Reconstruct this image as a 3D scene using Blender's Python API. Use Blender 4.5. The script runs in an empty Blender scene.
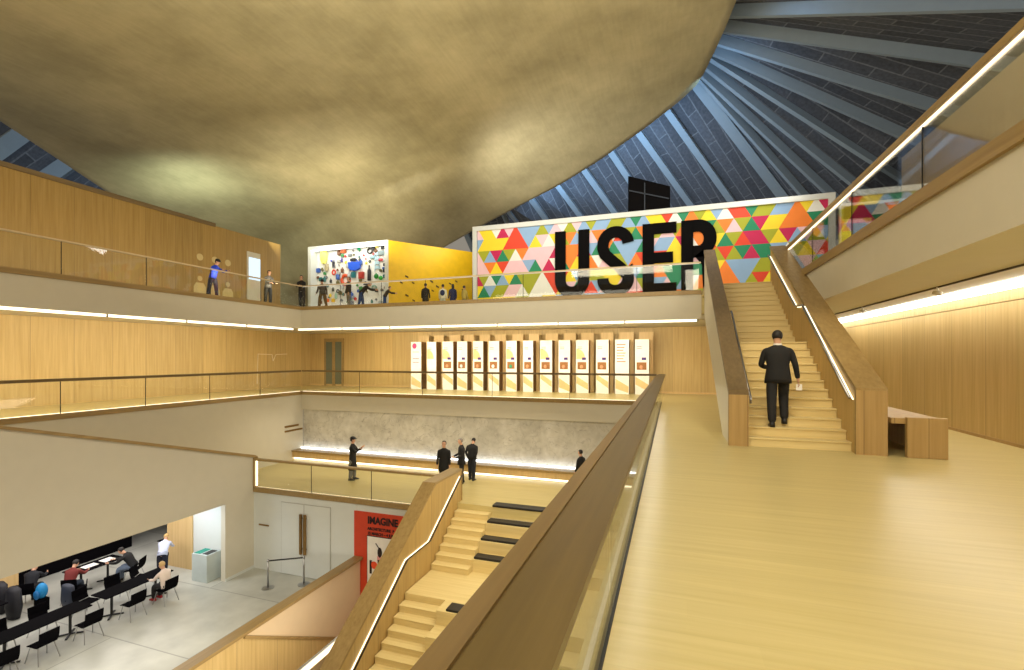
import bpy, bmesh, math, random
from mathutils import Vector, Matrix, noise
random.seed(7)
scn = bpy.context.scene
COL = scn.collection
R = math.radians
# ------------------------------------------------------------------ site survey
EYE = 1.7; FL = 472.0; YAW = math.atan(160/472)
S_, C_ = math.sin(YAW), math.cos(YAW)
G, M, F1, F2 = -6.22, -3.2, 0.0, 4.13          # floor levels
XL, XLB, YF, YB = -17.2, -20.8, 18.6, 23.2     # void edges and back walls
def sv(px, py, D):
    """survey point: bearing/elevation read off the photograph plus a distance -> world point"""
    u = (px-512)/FL; v = (357-py)/FL
    return Vector((D*(-S_+u*C_), D*(C_+u*S_), EYE+D*v))
# ------------------------------------------------------------------ materials
def srgb(r, g, b):
    f = lambda c: (c/255/12.92) if c/255 <= .04045 else ((c/255+.055)/1.055)**2.4
    return (f(r), f(g), f(b), 1)
def newmat(name):
    m = bpy.data.materials.new(name); m.use_nodes = True
    nt = m.node_tree; b = nt.nodes['Principled BSDF']
    return m, nt, b
def plain(name, c, rough=.6, metal=0, emit=None, es=0, spec=.5, noisy=.06):
    m, nt, b = newmat(name)
    b.inputs['Roughness'].default_value = rough; b.inputs['Metallic'].default_value = metal
    b.inputs['Specular IOR Level'].default_value = spec
    if noisy and emit is None:
        tc = nt.nodes.new('ShaderNodeNewGeometry'); n = nt.nodes.new('ShaderNodeTexNoise'); n.inputs['Scale'].default_value = 3.0
        n.inputs['Detail'].default_value = 5
        nt.links.new(tc.outputs['Position'], n.inputs['Vector'])
        r = nt.nodes.new('ShaderNodeValToRGB')
        r.color_ramp.elements[0].position = .3; r.color_ramp.elements[1].position = .7
        r.color_ramp.elements[0].color = tuple(x*(1-noisy) for x in c[:3])+(1,)
        r.color_ramp.elements[1].color = tuple(min(1, x*(1+noisy)) for x in c[:3])+(1,)
        nt.links.new(n.outputs['Fac'], r.inputs['Fac']); nt.links.new(r.outputs['Color'], b.inputs['Base Color'])
    else:
        b.inputs['Base Color'].default_value = c
    if emit is not None:
        b.inputs['Emission Color'].default_value = emit; b.inputs['Emission Strength'].default_value = es
    return m
def math_node(nt, op, a, b_=None):
    n = nt.nodes.new('ShaderNodeMath'); n.operation = op
    for i, v in enumerate((a, b_)):
        if v is None: continue
        if isinstance(v, (int, float)): n.inputs[i].default_value = v
        else: nt.links.new(v, n.inputs[i])
    return n.outputs[0]
def wood(name, c1, c2, grain='z', across='y', width=1.1, rough=.45, joints=True, var=.16, joint_dark=.55, row=None):
    """veneer or boards: stretched grain noise, board-to-board tone change, thin joints"""
    m, nt, b = newmat(name)
    g = nt.nodes.new('ShaderNodeNewGeometry')
    mp = nt.nodes.new('ShaderNodeMapping')
    sc = {'x': 14, 'y': 14, 'z': 14}; sc[grain] = .5
    mp.inputs['Scale'].default_value = (sc['x'], sc['y'], sc['z'])
    nt.links.new(g.outputs['Position'], mp.inputs['Vector'])
    n = nt.nodes.new('ShaderNodeTexNoise'); n.inputs['Scale'].default_value = 1; n.inputs['Detail'].default_value = 6; n.inputs['Roughness'].default_value = .62
    nt.links.new(mp.outputs[0], n.inputs['Vector'])
    ramp = nt.nodes.new('ShaderNodeValToRGB')
    ramp.color_ramp.elements[0].position = .3; ramp.color_ramp.elements[1].position = .72
    ramp.color_ramp.elements[0].color = c2; ramp.color_ramp.elements[1].color = c1
    nt.links.new(n.outputs['Fac'], ramp.inputs['Fac'])
    out = ramp.outputs['Color']
    if joints:
        sp = nt.nodes.new('ShaderNodeSeparateXYZ'); nt.links.new(g.outputs['Position'], sp.inputs[0])
        q = math_node(nt, 'DIVIDE', sp.outputs['XYZ'.index(across.upper())], width)
        fl = math_node(nt, 'FLOOR', q); fr = math_node(nt, 'FRACT', q)
        if row:
            q2 = math_node(nt, 'DIVIDE', sp.outputs['XYZ'.index(grain.upper())], row)
            sh = nt.nodes.new('ShaderNodeTexWhiteNoise'); sh.noise_dimensions = '1D'; nt.links.new(fl, sh.inputs['W'])
            q2 = math_node(nt, 'ADD', q2, sh.outputs['Value'])
            fl2 = math_node(nt, 'FLOOR', q2)
            fl = math_node(nt, 'ADD', fl, math_node(nt, 'MULTIPLY', fl2, 17.3))
        wn = nt.nodes.new('ShaderNodeTexWhiteNoise'); wn.noise_dimensions = '1D'; nt.links.new(fl, wn.inputs['W'])
        tone = math_node(nt, 'ADD', math_node(nt, 'MULTIPLY', wn.outputs['Value'], var), 1-var/2)
        jt = math_node(nt, 'GREATER_THAN', fr, .012/width)
        jt = math_node(nt, 'ADD', math_node(nt, 'MULTIPLY', jt, 1-joint_dark), joint_dark)
        k = math_node(nt, 'MULTIPLY', tone, jt)
        vm = nt.nodes.new('ShaderNodeVectorMath'); vm.operation = 'SCALE'
        nt.links.new(out, vm.inputs[0]); nt.links.new(k, vm.inputs['Scale']); out = vm.outputs[0]
    nt.links.new(out, b.inputs['Base Color'])
    b.inputs['Roughness'].default_value = rough
    return m
def concrete(name, c1, c2, scale=.35, rough=.7, bump=.1, vein=None):
    m, nt, b = newmat(name)
    g = nt.nodes.new('ShaderNodeNewGeometry')
    n = nt.nodes.new('ShaderNodeTexNoise'); n.inputs['Scale'].default_value = scale; n.inputs['Detail'].default_value = 9; n.inputs['Roughness'].default_value = .66
    nt.links.new(g.outputs['Position'], n.inputs['Vector'])
    ramp = nt.nodes.new('ShaderNodeValToRGB'); ramp.color_ramp.elements[0].position = .34; ramp.color_ramp.elements[1].position = .66
    ramp.color_ramp.elements[0].color = c2; ramp.color_ramp.elements[1].color = c1
    nt.links.new(n.outputs['Fac'], ramp.inputs['Fac'])
    out = ramp.outputs['Color']
    mp = nt.nodes.new('ShaderNodeMapping'); mp.inputs['Scale'].default_value = (3, 3, 3) if vein else (6, .5, 6)
    mp.inputs['Rotation'].default_value = (0, 0, .5)
    nt.links.new(g.outputs['Position'], mp.inputs['Vector'])
    n2 = nt.nodes.new('ShaderNodeTexNoise'); n2.inputs['Scale'].default_value = 1.4; n2.inputs['Detail'].default_value = 7
    nt.links.new(mp.outputs[0], n2.inputs['Vector'])
    mx = nt.nodes.new('ShaderNodeMix'); mx.data_type = 'RGBA'; mx.blend_type = 'OVERLAY'; mx.inputs['Factor'].default_value = .28 if vein else .13
    nt.links.new(out, mx.inputs['A']); nt.links.new(n2.outputs['Fac'], mx.inputs['B']); out = mx.outputs['Result']
    if vein:
        v = nt.nodes.new('ShaderNodeTexNoise'); v.inputs['Scale'].default_value = .9; v.inputs['Detail'].default_value = 8; v.inputs['Distortion'].default_value = 2.2
        nt.links.new(g.outputs['Position'], v.inputs['Vector'])
        d = math_node(nt, 'ABSOLUTE', math_node(nt, 'SUBTRACT', v.outputs['Fac'], .5))
        f = math_node(nt, 'LESS_THAN', d, .006); f = math_node(nt, 'MULTIPLY', f, .35)
        m2 = nt.nodes.new('ShaderNodeMix'); m2.data_type = 'RGBA'
        nt.links.new(f, m2.inputs['Factor']); nt.links.new(out, m2.inputs['A']); m2.inputs['B'].default_value = vein
        out = m2.outputs['Result']
    nt.links.new(out, b.inputs['Base Color']); b.inputs['Roughness'].default_value = rough
    bp = nt.nodes.new('ShaderNodeBump'); bp.inputs['Strength'].default_value = bump; bp.inputs['Distance'].default_value = .05
    nt.links.new(n2.outputs['Fac'], bp.inputs['Height']); nt.links.new(bp.outputs[0], b.inputs['Normal'])
    return m
def blocks(name, c1, c2, mortar, bw, bh, ms=.02, rough=.85, uv=True, flip=False):
    m, nt, b = newmat(name)
    if uv:
        t = nt.nodes.new('ShaderNodeUVMap'); src = t.outputs[0]
    else:
        t = nt.nodes.new('ShaderNodeNewGeometry'); src = t.outputs['Position']
    if flip:
        mp = nt.nodes.new('ShaderNodeMapping'); mp.inputs['Rotation'].default_value = (0, 0, R(90)); nt.links.new(src, mp.inputs[0]); src = mp.outputs[0]
    br = nt.nodes.new('ShaderNodeTexBrick'); br.inputs['Color1'].default_value = c1; br.inputs['Color2'].default_value = c2
    br.inputs['Mortar'].default_value = mortar; br.inputs['Scale'].default_value = 1; br.inputs['Brick Width'].default_value = bw
    br.inputs['Row Height'].default_value = bh; br.inputs['Mortar Size'].default_value = ms; br.inputs['Mortar Smooth'].default_value = .2
    nt.links.new(src, br.inputs['Vector'])
    n = nt.nodes.new('ShaderNodeTexNoise'); n.inputs['Scale'].default_value = 6 if uv else 1.5; n.inputs['Detail'].default_value = 8
    nt.links.new(src, n.inputs['Vector'])
    mx = nt.nodes.new('ShaderNodeMix'); mx.data_type = 'RGBA'; mx.blend_type = 'OVERLAY'; mx.inputs['Factor'].default_value = .6 if uv else .3
    nt.links.new(br.outputs['Color'], mx.inputs['A']); nt.links.new(n.outputs['Fac'], mx.inputs['B'])
    nt.links.new(mx.outputs['Result'], b.inputs['Base Color']); b.inputs['Roughness'].default_value = rough
    return m
def emit(name, c, s):
    m = bpy.data.materials.new(name); m.use_nodes = True; nt = m.node_tree
    nt.nodes.remove(nt.nodes['Principled BSDF']); e = nt.nodes.new('ShaderNodeEmission')
    e.inputs['Color'].default_value = c; e.inputs['Strength'].default_value = s
    nt.links.new(e.outputs[0], nt.nodes['Material Output'].inputs['Surface']); return m
def glass(name, tint=(.975, .985, .975, 1), refl=.1):
    m = bpy.data.materials.new(name); m.use_nodes = True; nt = m.node_tree
    nt.nodes.remove(nt.nodes['Principled BSDF'])
    t = nt.nodes.new('ShaderNodeBsdfTransparent'); t.inputs['Color'].default_value = tint
    g = nt.nodes.new('ShaderNodeBsdfGlossy'); g.inputs['Roughness'].default_value = .03
    f = nt.nodes.new('ShaderNodeLayerWeight'); f.inputs['Blend'].default_value = .18
    k = math_node(nt, 'ADD', math_node(nt, 'MULTIPLY', f.outputs['Fresnel'], .55), refl*.25)
    mx = nt.nodes.new('ShaderNodeMixShader'); nt.links.new(k, mx.inputs[0])
    nt.links.new(t.outputs[0], mx.inputs[1]); nt.links.new(g.outputs[0], mx.inputs[2])
    nt.links.new(mx.outputs[0], nt.nodes['Material Output'].inputs['Surface']); return m

K = {}
K['floor_oak'] = wood('oak_floor', srgb(206, 190, 134), srgb(192, 175, 116), 'x', 'y', .22, .33, var=.04, joint_dark=.96, row=2.4)
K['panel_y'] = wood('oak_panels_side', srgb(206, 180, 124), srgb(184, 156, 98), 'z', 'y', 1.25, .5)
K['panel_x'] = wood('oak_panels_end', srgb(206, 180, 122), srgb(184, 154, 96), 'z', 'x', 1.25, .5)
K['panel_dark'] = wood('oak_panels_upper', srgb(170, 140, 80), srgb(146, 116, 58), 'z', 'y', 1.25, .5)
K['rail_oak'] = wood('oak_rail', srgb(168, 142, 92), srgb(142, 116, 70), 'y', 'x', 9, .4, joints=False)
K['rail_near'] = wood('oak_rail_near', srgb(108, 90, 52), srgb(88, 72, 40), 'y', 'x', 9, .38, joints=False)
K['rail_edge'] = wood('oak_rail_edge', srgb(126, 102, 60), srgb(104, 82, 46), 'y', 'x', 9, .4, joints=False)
K['cap_dark'] = wood('oak_cap_dark', srgb(124, 104, 70), srgb(102, 84, 54), 'y', 'x', 9, .5, joints=False)  # darker oak for wall caps and thin handrails
K['stair_oak'] = wood('oak_treads', srgb(228, 208, 150), srgb(212, 190, 130), 'x', 'y', 9, .45, joints=False)
K['stringer'] = wood('oak_stair_side', srgb(198, 168, 108), srgb(178, 146, 86), 'z', 'y', .9, .45, var=.1)
K['post_oak'] = wood('oak_end_post', srgb(178, 148, 96), srgb(158, 128, 76), 'z', 'x', .45, .5, var=.08)
K['white'] = plain('painted_plaster', srgb(208, 202, 184), .75, noisy=.015)
K['white_cool'] = plain('cool_white_paint', srgb(214, 218, 214), .6, noisy=.015)
K['cream'] = plain('cream_plaster', srgb(222, 200, 164), .75, noisy=.02)
K['shell'] = concrete('cast_concrete_shell', srgb(184, 172, 134), srgb(152, 142, 108), .3, .6, .07)
K['marble'] = concrete('marble_wall', srgb(216, 212, 200), srgb(180, 176, 164), .8, .35, .02, vein=srgb(90, 82, 66))
K['roofblock'] = blocks('woodwool_roof', srgb(84, 86, 92), srgb(66, 68, 74), srgb(106, 108, 112), 2.4, .62, .04)
K['rib'] = plain('painted_rib', srgb(136, 148, 156), .6, noisy=.03)
K['tile'] = blocks('grey_stone_paving', srgb(188, 188, 178), srgb(178, 178, 168), srgb(150, 150, 142), 6, 3, .02, .35, uv=False)
K['letter'] = plain('letter_black', srgb(16, 15, 16), .95, spec=.05)
K['steel'] = plain('brushed_steel', srgb(170, 170, 170), .3, 1)
K['black'] = plain('black_paint', srgb(14, 14, 15), .45)
K['blackm'] = plain('matt_black', srgb(10, 9, 12), .95, spec=.05)
K['cushion'] = plain('black_leather', srgb(26, 25, 26), .4)
K['darkgap'] = plain('shadow_gap', srgb(30, 24, 14), .8)
K['brass'] = plain('bronze_handle', srgb(150, 118, 70), .35, .8)
K['glass'] = glass('clear_glass')
K['led'] = emit('warm_led', (1, .86, .6, 1), 3.4)
K['led_hi'] = emit('warm_strip_light', (1, .88, .62, 1), 4)
K['led_cool'] = emit('cool_strip_light', (1, .95, .85, 1), 8)
K['led_marble'] = emit('white_wall_washer', (.95, .98, 1, 1), 8)
K['screen'] = emit('lit_screen', (.72, .88, 1, 1), 1.6)
K['red'] = plain('poster_red', srgb(205, 66, 34), .6)
K['yellow'] = plain('yellow_wall', srgb(228, 184, 2), .5)
K['lightoak'] = wood('pale_oak', srgb(218, 188, 134), srgb(202, 170, 114), 'z', 'x', 9, .5, joints=False)
K['niche'] = plain('niche_brown', srgb(150, 100, 50), .6)
K['purple'] = plain('purple_print', srgb(70, 40, 120), .6)
K['tan'] = plain('tan_print', srgb(226, 196, 140), .6)
K['paper'] = plain('white_card', srgb(240, 238, 232), .6)
def colmat(r, g, b, rough=.6):
    n = 'tone_%d_%d_%d' % (r, g, b)
    return bpy.data.materials.get(n) or plain(n, srgb(r, g, b), rough, noisy=.04)
# ------------------------------------------------------------------ builders
def tag(o, label=None, cat=None, group=None, kind=None):
    if label: o['label'] = label
    if cat: o['category'] = cat
    if group: o['group'] = group
    if kind: o['kind'] = kind
    return o
def thing(name, label, cat, loc=(0, 0, 0), rz=0, group=None):
    o = bpy.data.objects.new(name, None); COL.objects.link(o)
    o.location = loc; o.rotation_euler = (0, 0, rz); o.empty_display_size = .2
    return tag(o, label, cat, group)
class MB:
    def __init__(s): s.bm = bmesh.new(); s.mi = 0
    def _f(s, vs):
        try:
            f = s.bm.faces.new(vs); f.material_index = s.mi; return f
        except ValueError: return None
    def quad(s, *p): return s._f([s.bm.verts.new(q) for q in p])
    def box(s, x0, x1, y0, y1, z0, z1):
        v = [s.bm.verts.new((x, y, z)) for x in (x0, x1) for y in (y0, y1) for z in (z0, z1)]
        for f in ((0, 1, 3, 2), (4, 6, 7, 5), (0, 4, 5, 1), (2, 3, 7, 6), (0, 2, 6, 4), (1, 5, 7, 3)): s._f([v[i] for i in f])
        return s
    def prism(s, poly, axis, a0, a1):
        def P(p, a): return {'x': (a, p[0], p[1]), 'y': (p[0], a, p[1]), 'z': (p[0], p[1], a)}[axis]
        A = [s.bm.verts.new(P(p, a0)) for p in poly]; B = [s.bm.verts.new(P(p, a1)) for p in poly]
        s._f(A); s._f(B[::-1]); n = len(poly)
        for i in range(n): s._f([A[i], B[i], B[(i+1) % n], A[(i+1) % n]])
        return s
    def beam(s, p0, p1, w, h, up=(0, 0, 1)):
        p0, p1 = Vector(p0), Vector(p1); d = (p1-p0).normalized(); sx = d.cross(Vector(up)).normalized(); u = sx.cross(d)
        A = [s.bm.verts.new(p+sx*a*w/2+u*b*h/2) for p in (p0, p1) for a, b in ((-1, -1), (1, -1), (1, 1), (-1, 1))]
        for f in ((0, 1, 2, 3), (7, 6, 5, 4), (0, 4, 5, 1), (1, 5, 6, 2), (2, 6, 7, 3), (3, 7, 4, 0)): s._f([A[i] for i in f])
        return s
    def tube(s, pts, r, n=8, r1=None, caps=True):
        pts = [Vector(p) for p in pts]; rings = []
        for i, p in enumerate(pts):
            d = (pts[min(i+1, len(pts)-1)]-pts[max(i-1, 0)]).normalized()
            a = Vector((0, 0, 1)) if abs(d.z) < .9 else Vector((1, 0, 0))
            x = d.cross(a).normalized(); y = x.cross(d)
            rr = r if r1 is None else r+(r1-r)*i/(len(pts)-1)
            rings.append([s.bm.verts.new(p+(x*math.cos(t)+y*math.sin(t))*rr) for t in [2*math.pi*k/n for k in range(n)]])
        for A, B in zip(rings, rings[1:]):
            for k in range(n): s._f([A[k], A[(k+1) % n], B[(k+1) % n], B[k]])
        if caps: s._f(rings[0][::-1]); s._f(rings[-1])
        return s
    def ell(s, c, r, n=10, m=8, rot=None):
        c = Vector(c); r = Vector(r) if hasattr(r, '__len__') else Vector((r, r, r)); rings = []
        for i in range(1, m):
            t = math.pi*i/m
            ring = []
            for k in range(n):
                q = Vector((r.x*math.sin(t)*math.cos(2*math.pi*k/n), r.y*math.sin(t)*math.sin(2*math.pi*k/n), r.z*math.cos(t)))
                if rot: q = rot @ q
                ring.append(s.bm.verts.new(c+q))
            rings.append(ring)
        up = Vector((0, 0, r.z)); dn = Vector((0, 0, -r.z))
        if rot: up = rot @ up; dn = rot @ dn
        T = s.bm.verts.new(c+up); B = s.bm.verts.new(c+dn)
        for A, Bq in zip(rings, rings[1:]):
            for k in range(n): s._f([A[k], A[(k+1) % n], Bq[(k+1) % n], Bq[k]])
        for k in range(n): s._f([T, rings[0][(k+1) % n], rings[0][k]]); s._f([B, rings[-1][k], rings[-1][(k+1) % n]])
        return s
    def rings(s, R_, caps=True):
        V = [[s.bm.verts.new(p) for p in ring] for ring in R_]; n = len(V[0])
        for A, B in zip(V, V[1:]):
            for k in range(n): s._f([A[k], A[(k+1) % n], B[(k+1) % n], B[k]])
        if caps: s._f(V[0][::-1]); s._f(V[-1])
        return s
    def build(s, name, mats, parent=None, smooth=False, bevel=0, local=False, kind=None):
        me = bpy.data.meshes.new(name)
        bmesh.ops.recalc_face_normals(s.bm, faces=s.bm.faces)
        if parent is not None and not local:
            off = Matrix.Rotation(-parent.rotation_euler.z, 4, 'Z') @ Matrix.Translation(-Vector(parent.location))
            if parent.parent is not None: off = Matrix.Translation(-Vector(parent.parent.location))
            s.bm.transform(off)
        elif parent is None and not local:
            pass
        if smooth:
            for f in s.bm.faces: f.smooth = True
        s.bm.to_mesh(me); s.bm.free()
        for m in (mats if isinstance(mats, list) else [mats]): me.materials.append(m)
        o = bpy.data.objects.new(name, me); COL.objects.link(o)
        if parent is not None: o.parent = parent
        if bevel:
            b = o.modifiers.new('bevel', 'BEVEL'); b.width = bevel; b.segments = 2; b.limit_method = 'ANGLE'
        if kind: o['kind'] = kind
        return o
def boxo(name, m, x0, x1, y0, y1, z0, z1, parent=None, kind=None, bevel=0, local=False):
    return MB().box(x0, x1, y0, y1, z0, z1).build(name, m, parent, bevel=bevel, kind=kind, local=local)
ST = 'structure'
def struct(name, m, *b): return boxo(name, m, *b, kind=ST)
def copy_tree(o, loc, rz=0, label=None):
    c = o.copy(); COL.objects.link(c); c.location = loc; c.rotation_euler = (0, 0, rz)
    if label: c['label'] = label
    for ch in list(o.children):
        d = ch.copy(); COL.objects.link(d); d.parent = c
        for g in ch.children:
            e = g.copy(); COL.objects.link(e); e.parent = d
    return c
def text_mesh(body, size, sx=1, off=0):
    cu = bpy.data.curves.new('t', 'FONT'); cu.body = body; cu.size = size; cu.offset = off; cu.extrude = .004
    ob = bpy.data.objects.new('t', cu); COL.objects.link(ob)
    dg = bpy.context.evaluated_depsgraph_get(); me = bpy.data.meshes.new_from_object(ob.evaluated_get(dg))
    bpy.data.objects.remove(ob); me.transform(Matrix.Diagonal((sx, 1, 1, 1))); return me
def put_text(name, body, size, m, loc, rot, parent=None, sx=1, off=0):
    me = text_mesh(body, size, sx, off); me.name = name; me.materials.clear(); me.materials.append(m)
    me.transform(Matrix.Translation(Vector(loc)-(Vector(parent.location) if parent else Vector())) @ rot)
    o = bpy.data.objects.new(name, me); COL.objects.link(o)
    if parent: o.parent = parent
    return o
RX90 = Matrix.Rotation(R(90), 4, 'X')
# ================================================================== SETTING
# ---- first floor
struct('floor', K['floor_oak'], -.36, 6.2, -4, YB, -.45, F1)
struct('floor.001', K['floor_oak'], XLB, -.5, YF+.02, YB, -.45, F1)
struct('floor.002', K['floor_oak'], XLB, XL-.02, -4, YF+.02, -.45, F1)
struct('floor.003', K['floor_oak'], -.5, -.372, -4, YB, -.45, F1)
struct('trim_1', K['darkgap'], -.372, -.36, -4, YF, -.45, -.01)
# ---- second floor slabs
struct('floor.004', K['floor_oak'], XLB-6, 9.5, YF+.02, 34, 3.3, F2)
struct('floor.005', K['floor_oak'], XLB-1, XL-.02, -4, YF, 3.3, F2)
struct('floor.006', K['floor_oak'], 3.52, 9.5, -4, YF, 3.3, F2)
struct('floor.007', K['floor_oak'], 1.05, 3.52, 17.35, YF+.02, 3.9, F2)
# ---- lower levels
struct('floor.008', K['tile'], -26, -10.28, -6, 22, G-.3, G)
struct('floor.009', K['tile'], -7.3, 6, -6, 13.7, G-.3, G)
struct('floor.010', K['floor_oak'], XL, 3, 14.42, 19, M-.35, M)
struct('floor.011', K['floor_oak'], XL, -7.25, 13.77, 14.42, M-.35, M)
struct('floor.012', K['tile'], -10.3, -7.3, -6, 13.7, -9.6, -9.4)
# ---- first floor fascias and walls under them
struct('trim_2', K['rail_oak'], XL-.05, XL+.03, -4, YF, -.14, .02)
struct('trim_3', K['rail_oak'], XL, -.5, YF-.03, YF+.05, -.14, .02)
struct('wall_left', K['white'], XL-.2, XL, -4, YF+.1, M-.2, -.14)
struct('wall_far', K['white'], XL+.001, -.4, YF, YF+.25, -.86, -.14)
struct('wall_far.001', K['marble'], XL, 3, YF+.12, YF+.3, M, -.8)
struct('wall_right', K['white'], -.5, -.37, -4, YF, -.45, -.01)
# ---- first floor back walls
struct('wall_left.001', K['panel_y'], XLB-.2, XLB, -4, YB, F1, 3.3)
struct('wall_far.002', K['panel_x'], XLB, 6.3, YB, YB+.2, F1, 3.3)
struct('wall_right.001', K['panel_y'], 6.2, 6.4, -4, YB, F1, 2.78)
struct('wall_right.002', K['panel_y'], 6.22, 6.4, -4, YB, 2.8, 3.3)
struct('baseboard_right', K['post_oak'], 6.16, 6.2, -4, YB, 0, .06)
struct('baseboard_far', K['lightoak'], XLB, 6.2, YB-.03, YB, 0, .08)
struct('wall_back', K['panel_x'], -27, 10, -4.3, -4, -9, 8)
# ---- second floor fascias and soffits
struct('trim_4', K['rail_oak'], XL-.06, XL+.04, -4, YF, 4.0, 4.16)
struct('trim_5', K['rail_oak'], XL, 1.02, YF-.04, YF+.06, 4.0, 4.16)
struct('trim_6', K['rail_oak'], 3.44, 3.56, -4, 17.3, 3.96, 4.16)
struct('wall_left.002', K['white'], XL-.02, XL, -4, YF, 3.1, 4.0)
struct('wall_far.003', K['white'], XL, 1.02, YF, YF+.02, 3.1, 4.0)
struct('wall_right.003', K['white'], 3.5, 3.52, -4, 17.35, 3.1, 3.96)
struct('ceiling', K['white'], XLB, XL-.02, -4, YF+.3, 3.1, 3.3)
struct('ceiling.001', K['white'], XLB, 6.2, YF+.31, YB, 3.1, 3.3)
struct('ceiling.002', K['white'], 3.52, 6.2, -4, YF+.3, 3.1, 3.3)
# ---- second floor walls
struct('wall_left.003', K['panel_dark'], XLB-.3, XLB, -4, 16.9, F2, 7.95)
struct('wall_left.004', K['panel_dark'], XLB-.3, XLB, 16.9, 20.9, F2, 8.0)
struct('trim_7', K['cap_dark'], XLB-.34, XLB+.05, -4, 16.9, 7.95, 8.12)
struct('wall_far.004', K['panel_x'], XLB-4, XLB-.3, 20.7, 20.9, F2, 8.0)
struct('reflection_wall', K['lightoak'], 9.5, 9.7, -4, 25, F2, 10.4)  # added wall in place of the timber reflection in the upper glass
# ---- mezzanine level
struct('bench_base_gap', K['darkgap'], XL, 3, 18.25, 18.7, M, M+.1)['kind'] = ST
bpy.data.objects['bench_base_gap'].name = 'trim_8'
struct('trim_9', K['rail_oak'], -14.9, -7.1, 13.66, 13.76, M-.16, M+.02)
struct('wall_far.005', K['white_cool'], -15.1, -10.35, 13.7, 13.9, G, M-.16)
struct('wall_far.006', K['white_cool'], -10.35, -7.25, 13.72, 13.9, -9.4, M-.16)
# wall beside the side stair, top edge falling with the stair, opening to the cafe below
w = MB(); w.prism([(-4, -3.5), (12.5, -3.5), (12.5, G), (13.7, G), (13.7, -2.03), (6.6, .03), (3.15, 1.0), (-4, 1.0)], 'x', -15.1, -14.9)
w.build('wall_left.005', K['white'], kind=ST)
w = MB(); w.prism([(13.82, -2.05), (13.72, -1.99), (6.6, .1), (3.15, 1.08), (-4, 1.08), (-4, 1.0), (3.15, 1.0), (6.6, .02), (13.82, -2.12)], 'x', -15.16, -14.84)
w.build('trim_10', K['rail_oak'], kind=ST)
struct('baseboard_left', K['white_cool'], -14.9, -14.88, 12.5, 13.7, G, G+.1)
# ---- cafe room under the gallery
struct('ceiling.003', K['blackm'], -26, -15.1, -6, 22, -3.5, -3.4)
struct('wall_left.006', K['blackm'], -26.2, -26, -6, 22, G, -3.4)
struct('wall_far.007', K['white_cool'], -16.9, -15.1, 12.85, 13.0, G, -3.5)
struct('wall_far.008', K['lightoak'], -18.2, -16.9, 12.8, 13.0, G, -3.5)
struct('wall_far.009', K['blackm'], -26, -15, 17, 17.2, G, -3.5)
struct('wall_left.007', K['lightoak'], -21.0, -20.8, 8.6, 9.7, G, -3.5)
struct('wall_left.008', K['blackm'], -21.6, -21.4, 9.7, 13.6, G, -3.5)
# ---- stairwell to the basement

# ================================================================== CONCRETE SHELL AND ROOF
def lerp(a, b, t): return a+(b-a)*t
def interp(tab, x):
    for (x0, y0), (x1, y1) in zip(tab, tab[1:]):
        if x <= x1: return lerp(y0, y1, (x-x0)/(x1-x0))
    return tab[-1][1]
def sm(a, b, x):
    t = max(0, min(1, (x-a)/(b-a))); return t*t*(3-2*t)
LB = [(-420, -640), (-260, -440), (0, -176), (118, 0), (188, 105), (222, 152), (262, 205), (330, 262)]
RB = [(-420, 880), (-260, 812), (-100, 765), (0, 735), (20, 727), (45, 716), (72, 703), (84, 695), (100, 678), (126, 645), (158, 600), (183, 560), (208, 512), (226, 478), (248, 440), (300, 350), (330, 300)]
DC = [(-420, 7.6), (-260, 9.2), (-100, 11.6), (0, 14.3), (50, 16.8), (100, 19.8), (150, 23.6), (200, 28.2), (235, 32.6), (262, 35.2), (300, 36.5), (340, 36.9)]
def crease_y(px): return 232-(px-280)*.383
def shellD(px, py, s):
    d = interp(DC, py)
    amp = .24*sm(330, 60, py)
    k = d*(1+amp*s**2.0)
    k *= 1-.04*sm(.35, 0, s)
    return k
def pt(px, py, s):
    D = shellD(px, py, s)
    if py > 150:
        xc = min(px, 455); yc = crease_y(xc)
        if py > yc:
            Dc = shellD(xc, yc, .5)
            w = sm(480, 395, px)*1.0
            D = lerp(D, min(D, Dc+.06*(py-yc)), w)
    return sv(px, py, D)
w = MB(); bm = w.bm
rows = []
ys = [-420, -360, -300, -260, -220, -180, -140, -110, -80, -50, -25]+[i*6 for i in range(0, 56)]
NS = 96
for y in ys:
    l, r = interp(LB, y), interp(RB, y)
    rows.append([bm.verts.new(pt(lerp(l, r, i/NS), y, i/NS)) for i in range(NS+1)])
for A, B in zip(rows, rows[1:]):
    for i in range(NS): bm.faces.new((A[i], A[i+1], B[i+1], B[i]))
for _ in range(2): bmesh.ops.smooth_vert(bm, verts=[v for v in bm.verts if not v.is_boundary], factor=.5, use_axis_x=True, use_axis_y=True, use_axis_z=True)
shell = w.build('ceiling.004', K['shell'], smooth=True, kind=ST)
sol = shell.modifiers.new('thick', 'SOLIDIFY'); sol.thickness = .25; sol.offset = 0

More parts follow.
